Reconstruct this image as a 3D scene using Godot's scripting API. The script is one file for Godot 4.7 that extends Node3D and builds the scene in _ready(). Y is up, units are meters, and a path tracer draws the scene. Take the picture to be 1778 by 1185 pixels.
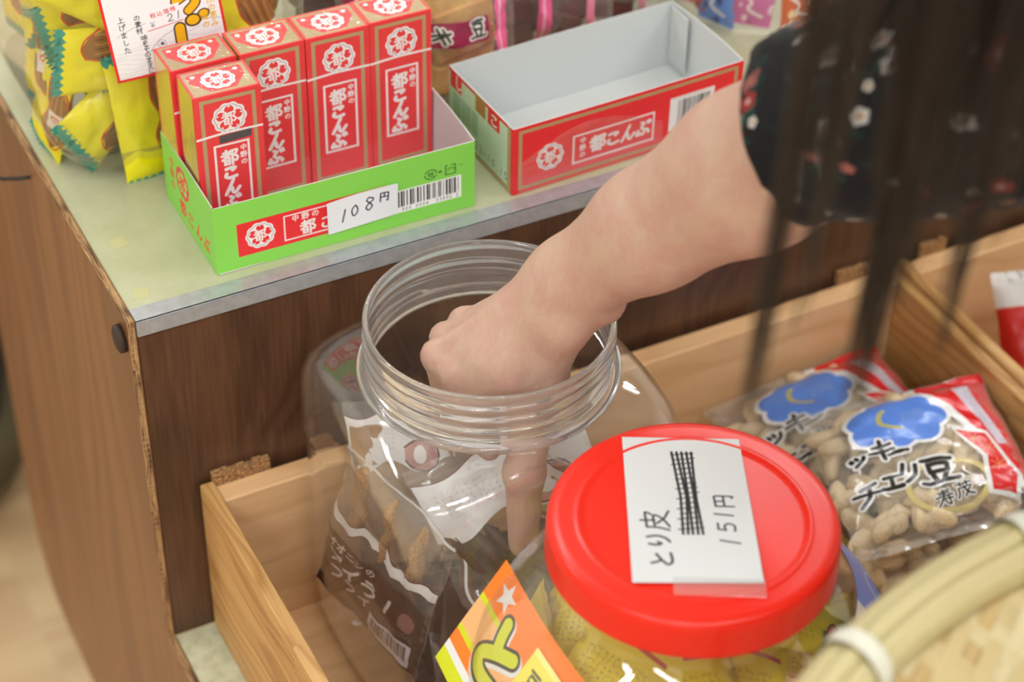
extends Node3D
# A shop counter of small sweets: a hand reaches into an open jar in a wooden crate.
# Metres, y up. x runs along the counter, -z into its depth; the front edge of the upper shelf is x axis at y = 0.70.

const TOP := 0.70      # upper shelf
const LOW := 0.444     # lower shelf

var mats := {}
var used_names := {}

# ------------------------------------------------------------------ geometry collector
class Geo:
	var v := PackedVector3Array()
	var t := PackedVector2Array()
	var ix := PackedInt32Array()

	func vert(p: Vector3, q := Vector2.ZERO) -> int:
		v.append(p)
		t.append(q)
		return v.size() - 1

	func tri(a: int, b: int, c: int) -> void:
		ix.append(a)
		ix.append(b)
		ix.append(c)

	# corners seen from the front: top left, top right, bottom right, bottom left
	func quad(tl: Vector3, tr: Vector3, br: Vector3, bl: Vector3, r := Rect2(0, 0, 1, 1)) -> void:
		var a := vert(tl, r.position)
		var b := vert(bl, Vector2(r.position.x, r.end.y))
		var c := vert(br, r.end)
		var d := vert(tr, Vector2(r.end.x, r.position.y))
		tri(a, b, c)
		tri(a, c, d)

	# f(u, v) -> Vector3, u and v from 0 to 1; wrap joins u = 0 and u = 1
	func grid(nu: int, nv: int, f: Callable, flip := false, uvr := Rect2(0, 0, 1, 1)) -> void:
		var first := v.size()
		for j in nv + 1:
			for i in nu + 1:
				var u := float(i) / nu
				var w := float(j) / nv
				vert(f.call(u, w), uvr.position + uvr.size * Vector2(u, w))
		for j in nv:
			for i in nu:
				var a := first + j * (nu + 1) + i
				var b := a + nu + 1
				if flip:
					tri(a, a + 1, b + 1)
					tri(a, b + 1, b)
				else:
					tri(a, b, b + 1)
					tri(a, b + 1, a + 1)

	# convex facet, turned outwards from c
	func facet(ps: Array, c: Vector3, ga: Vector3, gb: Vector3) -> void:
		var n: Vector3 = (ps[1] - ps[0]).cross(ps[2] - ps[0])
		var mid: Vector3 = (ps[0] + ps[1] + ps[2]) / 3.0
		if n.dot(mid - c) < 0:
			ps.reverse()
		var first := v.size()
		var nn := n.abs().normalized()
		# a face square to the grain shows end grain: use the other two axes
		var u := ga
		var w := gb
		var g3 := ga.cross(gb)
		if nn.dot(gb.abs()) > 0.8:
			w = g3
		elif nn.dot(ga.abs()) > 0.8:
			u = gb * 0.4
			w = g3
		for p: Vector3 in ps:
			vert(p, Vector2(p.dot(u), p.dot(w)))
		for k in range(1, ps.size() - 1):
			tri(first, first + k, first + k + 1)

	# box with chamfered edges, uv in metres with u along the grain axis (0 x, 1 y, 2 z)
	func cbox(lo: Vector3, hi: Vector3, ch := 0.0008, grain := 0, b := Basis.IDENTITY, at := Vector3.ZERO) -> void:
		var c := (lo + hi) / 2
		var h := (hi - lo) / 2
		var axes := [Vector3.RIGHT, Vector3.UP, Vector3.BACK]
		var ga: Vector3 = axes[grain]
		var gb: Vector3 = axes[(grain + 1) % 3]
		if grain == 0:
			gb = axes[1]
		var pts := {}
		for sx in [-1, 1]:
			for sy in [-1, 1]:
				for sz in [-1, 1]:
					pts[[sx, sy, sz, 0]] = c + Vector3(sx * h.x, sy * (h.y - ch), sz * (h.z - ch))
					pts[[sx, sy, sz, 1]] = c + Vector3(sx * (h.x - ch), sy * h.y, sz * (h.z - ch))
					pts[[sx, sy, sz, 2]] = c + Vector3(sx * (h.x - ch), sy * (h.y - ch), sz * h.z)
		var start := v.size()
		for s in [-1, 1]:
			facet([pts[[s, -1, -1, 0]], pts[[s, 1, -1, 0]], pts[[s, 1, 1, 0]], pts[[s, -1, 1, 0]]], c, ga, gb)
			facet([pts[[-1, s, -1, 1]], pts[[1, s, -1, 1]], pts[[1, s, 1, 1]], pts[[-1, s, 1, 1]]], c, ga, gb)
			facet([pts[[-1, -1, s, 2]], pts[[1, -1, s, 2]], pts[[1, 1, s, 2]], pts[[-1, 1, s, 2]]], c, ga, gb)
			for q in [-1, 1]:
				facet([pts[[s, q, -1, 0]], pts[[s, q, 1, 0]], pts[[s, q, 1, 1]], pts[[s, q, -1, 1]]], c, ga, gb)
				facet([pts[[s, -1, q, 0]], pts[[s, 1, q, 0]], pts[[s, 1, q, 2]], pts[[s, -1, q, 2]]], c, ga, gb)
				facet([pts[[-1, s, q, 1]], pts[[1, s, q, 1]], pts[[1, s, q, 2]], pts[[-1, s, q, 2]]], c, ga, gb)
				for z in [-1, 1]:
					facet([pts[[s, q, z, 0]], pts[[s, q, z, 1]], pts[[s, q, z, 2]]], c, ga, gb)
		for k in range(start, v.size()):
			v[k] = at + b * v[k]

	# tube along points with a radius each; caps are closed to a point
	func tube(path: Array, rad: Array, sides := 8, squash := 1.0, caps := true, side_hint := Vector3.UP) -> void:
		var first := v.size()
		var n := path.size()
		var prev := side_hint
		for i in n:
			var d: Vector3 = (path[mini(i + 1, n - 1)] - path[maxi(i - 1, 0)]).normalized()
			var a := prev - d * prev.dot(d)
			if a.length() < 1e-4:
				a = d.cross(Vector3(0.3, 0.5, 0.8))
			a = a.normalized()
			prev = a
			var b := d.cross(a)
			for k in sides + 1:
				var th := TAU * k / sides
				vert(path[i] + (a * cos(th) * squash + b * sin(th)) * float(rad[i]), Vector2(float(k) / sides, float(i) / (n - 1)))
		for i in n - 1:
			for k in sides:
				var p := first + i * (sides + 1) + k
				var q := p + sides + 1
				tri(p, p + 1, q + 1)
				tri(p, q + 1, q)
		if caps:
			var c0 := vert(path[0], Vector2(0.5, 0))
			var c1 := vert(path[n - 1], Vector2(0.5, 1))
			var last := first + (n - 1) * (sides + 1)
			for k in sides:
				tri(c0, first + k + 1, first + k)
				tri(c1, last + k, last + k + 1)

	# flat polygon (in its own 2-D axes) pushed out by depth: origin o, axes ex and ey, thickness along ez
	func extrude(poly: PackedVector2Array, o: Vector3, ex: Vector3, ey: Vector3, ez: Vector3, uvm := 1.0) -> void:
		var pts := poly.duplicate()
		if Geometry2D.is_polygon_clockwise(pts):
			pts.reverse()
		var tris := Geometry2D.triangulate_polygon(pts)
		var right_handed := ex.cross(ey).dot(ez) > 0
		for side in 2:
			var first := v.size()
			for p in pts:
				vert(o + ex * p.x + ey * p.y + ez * side, p * uvm)
			for k in range(0, tris.size(), 3):
				var a := first + tris[k]
				var b := first + tris[k + 1]
				var c := first + tris[k + 2]
				var up: bool = (pts[tris[k + 1]] - pts[tris[k]]).cross(pts[tris[k + 2]] - pts[tris[k]]) > 0
				if (up == (side == 1)) == right_handed:
					tri(a, b, c)
				else:
					tri(a, c, b)
		for i in pts.size():
			var p := pts[i]
			var q := pts[(i + 1) % pts.size()]
			var a := o + ex * p.x + ey * p.y
			var b := o + ex * q.x + ey * q.y
			if right_handed:
				quad(a + ez, b + ez, b, a, Rect2(p.x * uvm, p.y * uvm, (q - p).length() * uvm, ez.length() * uvm))
			else:
				quad(b + ez, a + ez, a, b, Rect2(p.x * uvm, p.y * uvm, (q - p).length() * uvm, ez.length() * uvm))

	func moved(b: Basis, at: Vector3) -> void:
		for k in v.size():
			v[k] = at + b * v[k]

	# weld makes vertices that share a place share a normal
	func mesh(material: Material, weld := false) -> ArrayMesh:
		var n := PackedVector3Array()
		n.resize(v.size())
		for k in range(0, ix.size(), 3):
			var a := ix[k]
			var b := ix[k + 1]
			var c := ix[k + 2]
			var x := (v[b] - v[a]).cross(v[c] - v[a])
			n[a] += x
			n[b] += x
			n[c] += x
		if weld:
			var at := {}
			for k in v.size():
				var key := Vector3i((v[k] * 20000.0).round())
				at[key] = at.get(key, Vector3.ZERO) + n[k]
			for k in v.size():
				n[k] = at[Vector3i((v[k] * 20000.0).round())]
		for k in n.size():
			n[k] = n[k].normalized() if n[k].length_squared() > 0.0 else Vector3.UP
		var out := PackedInt32Array()
		out.resize(ix.size())
		for k in range(0, ix.size(), 3):
			out[k] = ix[k]
			out[k + 1] = ix[k + 2]
			out[k + 2] = ix[k + 1]
		var arr := []
		arr.resize(Mesh.ARRAY_MAX)
		arr[Mesh.ARRAY_VERTEX] = v
		arr[Mesh.ARRAY_NORMAL] = n
		arr[Mesh.ARRAY_TEX_UV] = t
		arr[Mesh.ARRAY_INDEX] = out
		var m := ArrayMesh.new()
		m.add_surface_from_arrays(Mesh.PRIMITIVE_TRIANGLES, arr)
		m.surface_set_material(0, material)
		return m


# ------------------------------------------------------------------ scene helpers
func numbered(called: String) -> String:
	var k: int = used_names.get(called, 0)
	used_names[called] = k + 1
	return called if k == 0 else "%s_%03d" % [called, k]


func thing(called: String, label: String, category: String, at := Vector3.ZERO, group := "") -> Node3D:
	var o := Node3D.new()
	o.name = numbered(called)
	add_child(o)
	o.position = at
	tag(o, label, category, group)
	return o


func tag(o: Node3D, label: String, category: String, group := "") -> void:
	o.set_meta("label", label)
	o.set_meta("category", category)
	if group:
		o.set_meta("group", group)


# a part: geometry in world places, hung under its thing
func part(called: String, m: Mesh, parent: Node3D, own := Transform3D.IDENTITY) -> MeshInstance3D:
	var o := MeshInstance3D.new()
	o.name = called
	o.mesh = m
	parent.add_child(o, true)
	o.transform = own
	return o


# a part whose geometry was laid out in world places
func part_world(called: String, m: Mesh, parent: Node3D) -> MeshInstance3D:
	var o := MeshInstance3D.new()
	o.name = called
	o.mesh = m
	parent.add_child(o, true)
	o.global_transform = Transform3D.IDENTITY
	return o


func structure(called: String, m: Mesh, label: String) -> MeshInstance3D:
	var o := MeshInstance3D.new()
	o.name = called
	o.mesh = m
	add_child(o)
	o.set_meta("kind", "structure")
	o.set_meta("label", label)
	return o


func rgb8(r: int, g: int, b: int) -> Color:
	return Color8(r, g, b)


func mat(color: Color, rough := 0.6, spec := 0.5, metal := 0.0) -> StandardMaterial3D:
	var m := StandardMaterial3D.new()
	m.albedo_color = color
	m.roughness = rough
	m.metallic_specular = spec
	m.metallic = metal
	return m


func clear(alpha := 0.05, rough := 0.04, color := Color(0.93, 0.94, 0.93)) -> StandardMaterial3D:
	var m := mat(Color(color.r, color.g, color.b, alpha), rough)
	m.transparency = BaseMaterial3D.TRANSPARENCY_ALPHA
	m.cull_mode = BaseMaterial3D.CULL_DISABLED
	return m


func tex(m: StandardMaterial3D, im: Image, scale := Vector3.ONE) -> StandardMaterial3D:
	m.albedo_color = Color(1, 1, 1, m.albedo_color.a)
	m.albedo_texture = ImageTexture.create_from_image(im)
	m.uv1_scale = scale
	return m


func cut(m: StandardMaterial3D) -> StandardMaterial3D:
	m.transparency = BaseMaterial3D.TRANSPARENCY_ALPHA_SCISSOR
	m.alpha_scissor_threshold = 0.5
	m.cull_mode = BaseMaterial3D.CULL_DISABLED
	return m


func printed(im: Image, rough := 0.4, spec := 0.5) -> StandardMaterial3D:
	return tex(mat(Color.WHITE, rough, spec), im)


func smooth_noise(seed_: int, freq: float, octaves := 3) -> FastNoiseLite:
	var n := FastNoiseLite.new()
	n.seed = seed_
	n.frequency = freq
	n.noise_type = FastNoiseLite.TYPE_SIMPLEX_SMOOTH
	n.fractal_octaves = octaves
	return n


# wood: grain lines along u; dark and light tones, streak count, how wavy
func wood_image(w: int, h: int, seed_: int, light: Color, dark: Color, lines: float, wave: float, contrast: float, pores := 0.25) -> Image:
	var im := Image.create(w, h, false, Image.FORMAT_RGB8)
	var warp := smooth_noise(seed_, 1.0, 2)
	var fine := smooth_noise(seed_ + 7, 1.0, 2)
	var broad := smooth_noise(seed_ + 13, 1.0, 2)
	for y in h:
		for x in w:
			var u := float(x) / w
			var q := float(y) / h
			var k := q + wave * warp.get_noise_2d(u * 2.2, q * 2.0)
			var band := 0.5 + 0.5 * sin(TAU * (k * lines + 1.3 * broad.get_noise_2d(u * 1.1 + 5.0, k * lines * 0.4)))
			band = pow(band, 2.2)
			var g := fine.get_noise_2d(u * 6.0, q * 190.0)
			var b := broad.get_noise_2d(u * 1.5, q * 4.0)
			var s := clampf(0.34 + contrast * (0.55 * band - 0.2 + 0.35 * b) + pores * g, 0.0, 1.0)
			im.set_pixel(x, y, light.lerp(dark, s))
	return im


func mottled(w: int, seed_: int, a: Color, b: Color, freq: float, amount := 1.0) -> Image:
	var im := Image.create(w, w, false, Image.FORMAT_RGB8)
	var n1 := smooth_noise(seed_, freq / w, 4)
	var n2 := smooth_noise(seed_ + 3, freq * 6.0 / w, 2)
	for y in w:
		for x in w:
			var s := clampf(0.5 + amount * (n1.get_noise_2d(x, y) * 0.9 + n2.get_noise_2d(x, y) * 0.35), 0.0, 1.0)
			im.set_pixel(x, y, a.lerp(b, s))
	return im

# ------------------------------------------------------------------ flat print: strokes, letters and marks drawn into pictures
class Ink:
	var im: Image
	var w: int
	var h: int

	func _init(width: int, height: int, c := Color.WHITE) -> void:
		w = width
		h = height
		im = Image.create(w, h, false, Image.FORMAT_RGBA8)
		im.fill(c)

	func rect(x: float, y: float, ww: float, hh: float, c: Color) -> void:
		im.fill_rect(Rect2i(int(round(x)), int(round(y)), maxi(1, int(round(ww))), maxi(1, int(round(hh)))).intersection(Rect2i(0, 0, w, h)), c)

	func frame(x: float, y: float, ww: float, hh: float, b: float, c: Color) -> void:
		rect(x, y, ww, b, c)
		rect(x, y + hh - b, ww, b, c)
		rect(x, y, b, hh, c)
		rect(x + ww - b, y, b, hh, c)

	func poly(pts: PackedVector2Array, c: Color) -> void:
		var lo := h
		var hi := 0
		for p in pts:
			lo = mini(lo, int(floor(p.y)))
			hi = maxi(hi, int(ceil(p.y)))
		for y in range(maxi(lo, 0), mini(hi + 1, h)):
			var yy := y + 0.5
			var xs := PackedFloat32Array()
			for i in pts.size():
				var a := pts[i]
				var b := pts[(i + 1) % pts.size()]
				if (a.y <= yy) != (b.y <= yy):
					xs.append(a.x + (yy - a.y) / (b.y - a.y) * (b.x - a.x))
			xs.sort()
			for k in range(0, xs.size() - 1, 2):
				var x0 := maxi(0, int(round(xs[k])))
				var x1 := mini(w, int(round(xs[k + 1])))
				if x1 > x0:
					im.fill_rect(Rect2i(x0, y, x1 - x0, 1), c)

	func disc(p: Vector2, r: float, c: Color, sy := 1.0) -> void:
		var pts := PackedVector2Array()
		for k in 20:
			pts.append(p + Vector2(cos(TAU * k / 20), sin(TAU * k / 20) * sy) * r)
		poly(pts, c)

	func ring(p: Vector2, r: float, b: float, c: Color, sy := 1.0, from := 0.0, to := TAU) -> void:
		var pts := PackedVector2Array()
		for k in 41:
			var th := lerpf(from, to, k / 40.0)
			pts.append(p + Vector2(cos(th), sin(th) * sy) * r)
		line(pts, b, c)

	func line(pts: PackedVector2Array, width: float, c: Color) -> void:
		for i in pts.size() - 1:
			var d := (pts[i + 1] - pts[i]).normalized().orthogonal() * width / 2
			poly(PackedVector2Array([pts[i] + d, pts[i + 1] + d, pts[i + 1] - d, pts[i] - d]), c)
		if width > 2.0:
			for p in pts:
				disc(p, width / 2, c)

	# smooth brush through points
	func brush(pts: PackedVector2Array, width: float, c: Color) -> void:
		if pts.size() < 3:
			line(pts, width, c)
			return
		var out := PackedVector2Array()
		for i in pts.size() - 1:
			var p0 := pts[maxi(i - 1, 0)]
			var p3 := pts[mini(i + 2, pts.size() - 1)]
			for k in 6:
				out.append(pts[i].cubic_interpolate(pts[i + 1], p0, p3, k / 6.0))
		out.append(pts[-1])
		line(out, width, c)

	# a letter from strokes on a field of 100 x 100, placed by a transform
	func glyph(strokes: Array, xf: Transform2D, width: float, c: Color) -> void:
		for s: Array in strokes:
			var curved: bool = s[0] == 1
			var pts := PackedVector2Array()
			for k in range(1, s.size(), 2):
				pts.append(xf * Vector2(s[k], s[k + 1]))
			if curved:
				brush(pts, width, c)
			else:
				line(pts, width, c)

	func letter(ch: String, x: float, y: float, size: float, width: float, c: Color, turn := 0.0, wide := 1.0) -> void:
		if LETTERS.has(ch):
			var xf := Transform2D(turn, Vector2(size / 100.0 * wide, size / 100.0), 0.0, Vector2(x, y))
			glyph(LETTERS[ch], xf, width, c)

	func column(text: String, x: float, y: float, size: float, step: float, width: float, c: Color) -> void:
		for k in text.length():
			letter(text[k], x, y + k * step, size, width, c)

	func row(text: String, x: float, y: float, size: float, step: float, width: float, c: Color) -> void:
		for k in text.length():
			letter(text[k], x + k * step, y, size, width, c)

	# fine print too small to read in the photograph: short dashes in letter rhythm
	func fine_print(x: float, y: float, ww: float, hh: float, rows: int, c: Color, seed_: int, vertical := false) -> void:
		var r := RandomNumberGenerator.new()
		r.seed = seed_
		var pitch := (ww if vertical else hh) / rows
		for k in rows:
			var at := 0.0
			var long := hh if vertical else ww
			while at < long - pitch * 0.5:
				var s := pitch * 0.72
				for q in 4:
					var a := r.randf() * s * 0.7
					var b := r.randf() * s * 0.7
					var l := s * (0.3 + 0.5 * r.randf())
					if vertical:
						rect(x + k * pitch + b, y + at + a, (l if q % 2 else 1.2), (1.2 if q % 2 else l), c)
					else:
						rect(x + at + a, y + k * pitch + b, (l if q % 2 else 1.2), (1.2 if q % 2 else l), c)
				at += pitch * 0.9

	func barcode(x: float, y: float, ww: float, hh: float, seed_: int, c: Color, vertical := false) -> void:
		var r := RandomNumberGenerator.new()
		r.seed = seed_
		var at := 0.0
		var long := hh if vertical else ww
		var unit := long / 95.0
		while at < long:
			var bar := unit * r.randi_range(1, 3)
			if vertical:
				rect(x, y + at, ww, minf(bar, long - at), c)
			else:
				rect(x + at, y, minf(bar, long - at), hh, c)
			at += bar + unit * r.randi_range(1, 3)

	# cherry-blossom crest: scalloped outline of ten bumps, five notched petals, one letter
	func crest(p: Vector2, r: float, ink: Color, paper: Color, ch: String, turn := 0.0) -> void:
		var outer := PackedVector2Array()
		for k in 80:
			var th := TAU * k / 80 + turn
			outer.append(p + Vector2.from_angle(th) * r * (0.92 + 0.09 * absf(cos(th * 5 - turn * 5))))
		poly(outer, ink)
		var thin := PackedVector2Array()
		for k in 81:
			var th := TAU * k / 80 + turn
			thin.append(p + Vector2.from_angle(th) * r * (0.78 + 0.08 * absf(cos(th * 5 - turn * 5))))
		line(thin, maxf(1.2, r * 0.035), Color(0.55, 0.5, 0.62))
		for k in 5:
			var a := TAU * k / 5 - PI / 2 + turn
			var petal := PackedVector2Array([p])
			for q: Array in [[0.40, -0.58], [0.62, -0.46], [0.74, -0.26], [0.76, -0.10], [0.62, 0.0], [0.76, 0.10], [0.74, 0.26], [0.62, 0.46], [0.40, 0.58]]:
				petal.append(p + Vector2.from_angle(a + float(q[1])) * r * float(q[0]))
			poly(petal, paper)
		disc(p, r * 0.42, paper)
		letter(ch, p.x - r * 0.44, p.y - r * 0.42, r * 0.86, r * 0.11, ink)


const LETTERS := {
	"都": [[0, 12, 20, 46, 18], [0, 29, 6, 28, 36], [0, 3, 37, 55, 34], [1, 52, 12, 34, 42, 6, 64], [0, 20, 54, 20, 94], [0, 20, 54, 45, 53, 45, 93], [0, 20, 73, 45, 72], [0, 20, 92, 45, 91], [0, 63, 12, 63, 98], [1, 63, 13, 90, 12, 76, 42], [1, 76, 42, 92, 58, 84, 76, 72, 72]],
	"中": [[0, 16, 26, 16, 64], [0, 16, 26, 84, 24, 84, 62], [0, 16, 62, 84, 60], [0, 50, 4, 50, 98]],
	"野": [[0, 8, 12, 8, 52], [0, 8, 12, 46, 11, 46, 50], [0, 8, 31, 46, 31], [0, 8, 50, 46, 50], [0, 27, 12, 27, 88], [0, 8, 69, 46, 68], [0, 2, 91, 52, 86], [1, 56, 14, 86, 13, 70, 34], [0, 62, 27, 76, 41], [0, 52, 50, 95, 48, 86, 62], [1, 74, 49, 74, 92, 61, 86]],
	"の": [[1, 52, 22, 45, 58, 27, 80, 13, 62, 24, 32, 52, 20, 80, 34, 84, 62, 58, 90]],
	"こ": [[1, 24, 26, 50, 22, 78, 25, 62, 39], [1, 26, 58, 20, 76, 44, 89, 84, 82]],
	"ん": [[1, 58, 6, 38, 46, 12, 94, 34, 60, 47, 56, 51, 82, 66, 90, 90, 60]],
	"ぶ": [[1, 40, 12, 58, 22, 46, 34, 42, 46, 58, 62, 56, 84, 38, 86, 32, 78], [1, 22, 60, 10, 82, 22, 86], [1, 70, 58, 88, 76, 84, 82], [0, 76, 12, 83, 24], [0, 89, 7, 96, 19]],
	"円": [[0, 18, 14, 17, 92], [1, 18, 15, 60, 13, 82, 16, 82, 60, 80, 90, 70, 86], [0, 50, 15, 49, 52], [0, 18, 52, 82, 50]],
	"1": [[0, 56, 6, 44, 94]],
	"0": [[1, 52, 10, 32, 36, 32, 68, 48, 90, 68, 66, 68, 34, 52, 10]],
	"8": [[1, 70, 16, 46, 8, 34, 28, 54, 46, 68, 68, 50, 92, 32, 76, 46, 50, 70, 30, 72, 14]],
	"5": [[0, 76, 10, 36, 12, 32, 46], [1, 32, 46, 60, 40, 76, 60, 62, 86, 28, 86]],
	"2": [[1, 24, 28, 46, 9, 72, 26, 60, 54, 24, 90], [0, 24, 90, 80, 90]],
	"3": [[1, 28, 16, 56, 8, 70, 26, 48, 46], [1, 48, 46, 74, 60, 62, 88, 26, 84]],
	"4": [[0, 66, 8, 22, 64, 86, 64], [0, 66, 8, 66, 94]],
	"-": [[0, 26, 50, 74, 50]],
	".": [[0, 46, 90, 54, 92]],
	"¥": [[0, 20, 8, 50, 46, 80, 8], [0, 50, 46, 50, 94], [0, 24, 56, 76, 56], [0, 24, 72, 76, 72]],
	"と": [[1, 34, 8, 38, 26, 46, 46], [1, 82, 32, 44, 52, 22, 72, 40, 90, 84, 88]],
	"り": [[1, 28, 14, 22, 44, 30, 62, 38, 48], [1, 68, 8, 74, 46, 62, 78, 40, 96]],
	"皮": [[1, 18, 22, 16, 58, 4, 94], [1, 18, 22, 60, 20, 88, 20, 78, 38], [0, 50, 3, 50, 48], [1, 26, 48, 74, 46, 58, 74, 20, 96], [1, 36, 56, 60, 80, 94, 96]],
	"チ": [[0, 74, 6, 28, 22], [0, 6, 46, 94, 42], [1, 54, 18, 54, 58, 28, 96]],
	"ェ": [[0, 22, 34, 78, 30], [0, 50, 32, 50, 82], [0, 10, 86, 90, 82]],
	"リ": [[0, 28, 12, 26, 60], [1, 72, 8, 72, 56, 46, 96]],
	"ー": [[0, 54, 8, 46, 92]],
	"一": [[0, 6, 56, 94, 44]],
	"豆": [[0, 12, 14, 88, 10], [0, 26, 28, 28, 54], [0, 26, 28, 76, 26, 74, 52], [0, 28, 53, 74, 51], [0, 34, 62, 40, 80], [0, 68, 60, 60, 80], [0, 4, 92, 96, 86]],
	"キ": [[0, 18, 34, 80, 22], [0, 8, 62, 92, 48], [0, 42, 4, 62, 98]],
	"ッ": [[0, 18, 40, 26, 58], [0, 44, 34, 50, 52], [1, 82, 34, 74, 66, 40, 90]],
	"コ": [[0, 16, 24, 82, 22, 80, 84], [0, 12, 84, 86, 82]],
	"寿": [[0, 20, 14, 80, 12], [0, 26, 28, 76, 26], [0, 6, 44, 94, 40], [1, 50, 2, 44, 50, 8, 94], [0, 34, 60, 90, 58], [1, 70, 48, 72, 90, 58, 86], [0, 46, 70, 54, 80]],
	"茂": [[0, 8, 18, 92, 16], [0, 34, 6, 34, 28], [0, 66, 6, 66, 28], [1, 20, 42, 18, 70, 6, 94], [0, 20, 42, 90, 40], [1, 48, 32, 62, 76, 90, 92], [0, 78, 52, 46, 88]],
	"フ": [[1, 14, 18, 84, 16, 66, 62, 28, 94]],
	"ラ": [[0, 26, 14, 76, 12], [1, 14, 38, 84, 36, 70, 68, 36, 94]],
	"イ": [[1, 82, 6, 52, 38, 10, 58], [0, 52, 34, 52, 96]],
	"オ": [[0, 8, 34, 92, 30], [1, 62, 4, 62, 92, 48, 86], [0, 60, 34, 10, 84]],
	"ニ": [[0, 20, 24, 80, 22], [0, 6, 82, 94, 80]],
	"シ": [[0, 20, 14, 38, 26], [0, 10, 40, 30, 52], [1, 14, 92, 60, 72, 92, 22]],
	"プ": [[1, 10, 22, 76, 20, 60, 64, 24, 94], [1, 90, 4, 82, 12, 90, 20, 98, 12, 90, 4]],
	"紙": [[0, 30, 4, 10, 28, 32, 32], [0, 40, 18, 8, 54, 42, 52], [0, 26, 54, 26, 96], [0, 56, 14, 54, 92, 70, 84], [0, 90, 8, 56, 16], [0, 56, 46, 94, 44], [1, 74, 14, 80, 66, 96, 92]],
	"税": [[0, 36, 6, 10, 16], [0, 4, 32, 46, 30], [0, 25, 14, 25, 96], [0, 24, 40, 6, 70], [0, 27, 42, 44, 60], [0, 58, 6, 66, 20], [0, 88, 6, 78, 20], [0, 56, 26, 56, 52], [0, 56, 26, 90, 26, 90, 52, 56, 52], [1, 66, 54, 64, 76, 48, 96], [1, 80, 54, 80, 90, 96, 86]],
	"込": [[0, 12, 10, 22, 22], [0, 8, 42, 24, 42, 18, 78], [1, 4, 94, 20, 78, 50, 94, 96, 92], [1, 56, 10, 66, 16, 72, 50, 92, 76], [1, 66, 30, 56, 60, 38, 76]],
	"価": [[0, 26, 4, 6, 46], [0, 18, 30, 18, 96], [0, 34, 16, 96, 14], [0, 40, 36, 40, 92], [0, 40, 36, 92, 36, 92, 92], [0, 56, 14, 56, 90], [0, 76, 14, 76, 90], [0, 40, 90, 92, 90]],
	"格": [[0, 4, 30, 44, 28], [0, 24, 4, 24, 96], [0, 24, 34, 4, 66], [0, 26, 40, 42, 56], [1, 64, 4, 58, 24, 44, 38], [1, 62, 16, 86, 16, 70, 40, 44, 60], [1, 58, 26, 74, 44, 96, 56], [0, 56, 64, 56, 94], [0, 56, 64, 86, 64, 86, 94, 56, 94]],
	"然": [[0, 26, 4, 10, 30], [0, 16, 20, 44, 18, 34, 44, 8, 66], [0, 20, 32, 34, 40], [0, 52, 26, 96, 24], [1, 74, 6, 72, 40, 48, 66], [0, 76, 34, 94, 62], [0, 82, 8, 90, 16], [0, 16, 76, 8, 94], [0, 38, 78, 40, 92], [0, 60, 78, 64, 92], [0, 82, 76, 92, 92]],
	"恵": [[0, 10, 12, 90, 12], [0, 24, 24, 24, 54], [0, 24, 24, 76, 24, 76, 54, 24, 54], [0, 24, 39, 76, 39], [0, 50, 2, 50, 54], [0, 18, 68, 10, 88], [1, 34, 66, 38, 92, 70, 92, 72, 82], [0, 52, 62, 58, 74], [0, 82, 66, 92, 82]],
	"み": [[1, 24, 16, 58, 14, 40, 54, 18, 82, 12, 64, 40, 56, 90, 70], [1, 78, 40, 72, 70, 52, 94]],
	"海": [[0, 10, 8, 22, 20], [0, 4, 36, 18, 46], [0, 20, 60, 6, 94], [0, 46, 4, 34, 26], [0, 42, 16, 92, 14], [0, 42, 32, 36, 80], [0, 42, 32, 86, 32, 80, 90, 68, 88], [0, 28, 56, 98, 54], [0, 36, 80, 90, 78], [0, 62, 34, 58, 78]],
	"素": [[0, 14, 12, 86, 12], [0, 22, 24, 78, 24], [0, 6, 38, 94, 36], [0, 50, 2, 50, 38], [0, 56, 40, 28, 56, 66, 58], [0, 70, 46, 20, 74, 84, 72], [0, 50, 74, 50, 96], [0, 28, 80, 16, 94], [0, 72, 80, 88, 92]],
	"材": [[0, 4, 30, 46, 28], [0, 26, 4, 26, 96], [0, 26, 34, 6, 66], [0, 28, 40, 42, 54], [0, 50, 28, 98, 26], [1, 78, 4, 78, 92, 66, 88], [0, 76, 32, 50, 72]],
	"味": [[0, 8, 24, 8, 70], [0, 8, 24, 32, 24, 32, 68, 8, 68], [0, 42, 22, 92, 20], [0, 38, 46, 98, 44], [0, 68, 4, 68, 96], [0, 66, 48, 40, 80], [0, 70, 48, 96, 78]],
	"ま": [[0, 18, 22, 82, 20], [0, 22, 42, 78, 40], [1, 50, 4, 52, 74, 34, 88, 20, 76, 40, 66, 82, 88]],
	"に": [[1, 20, 10, 16, 50, 22, 90], [0, 46, 24, 84, 22], [1, 46, 64, 48, 82, 88, 84]],
	"し": [[1, 34, 8, 30, 66, 48, 90, 84, 70]],
	"た": [[0, 10, 26, 62, 22], [1, 40, 6, 30, 54, 12, 92], [0, 54, 46, 88, 44], [1, 52, 66, 54, 84, 92, 84]],
	"上": [[0, 46, 6, 46, 90], [0, 46, 42, 82, 40], [0, 6, 92, 94, 90]],
	"を": [[0, 18, 20, 76, 18], [1, 46, 4, 30, 40, 14, 60, 40, 42, 56, 46, 54, 66], [1, 86, 34, 40, 58, 30, 82, 52, 94, 84, 90]],
	"そ": [[1, 26, 12, 74, 10, 22, 48, 90, 42], [1, 90, 42, 44, 58, 40, 84, 74, 94]],
	"ル": [[1, 30, 14, 28, 62, 6, 94], [1, 60, 8, 60, 88, 94, 62]],
	"タ": [[1, 40, 4, 30, 36, 6, 58], [1, 34, 22, 80, 20, 62, 66, 18, 96], [0, 34, 44, 62, 64]],
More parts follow.
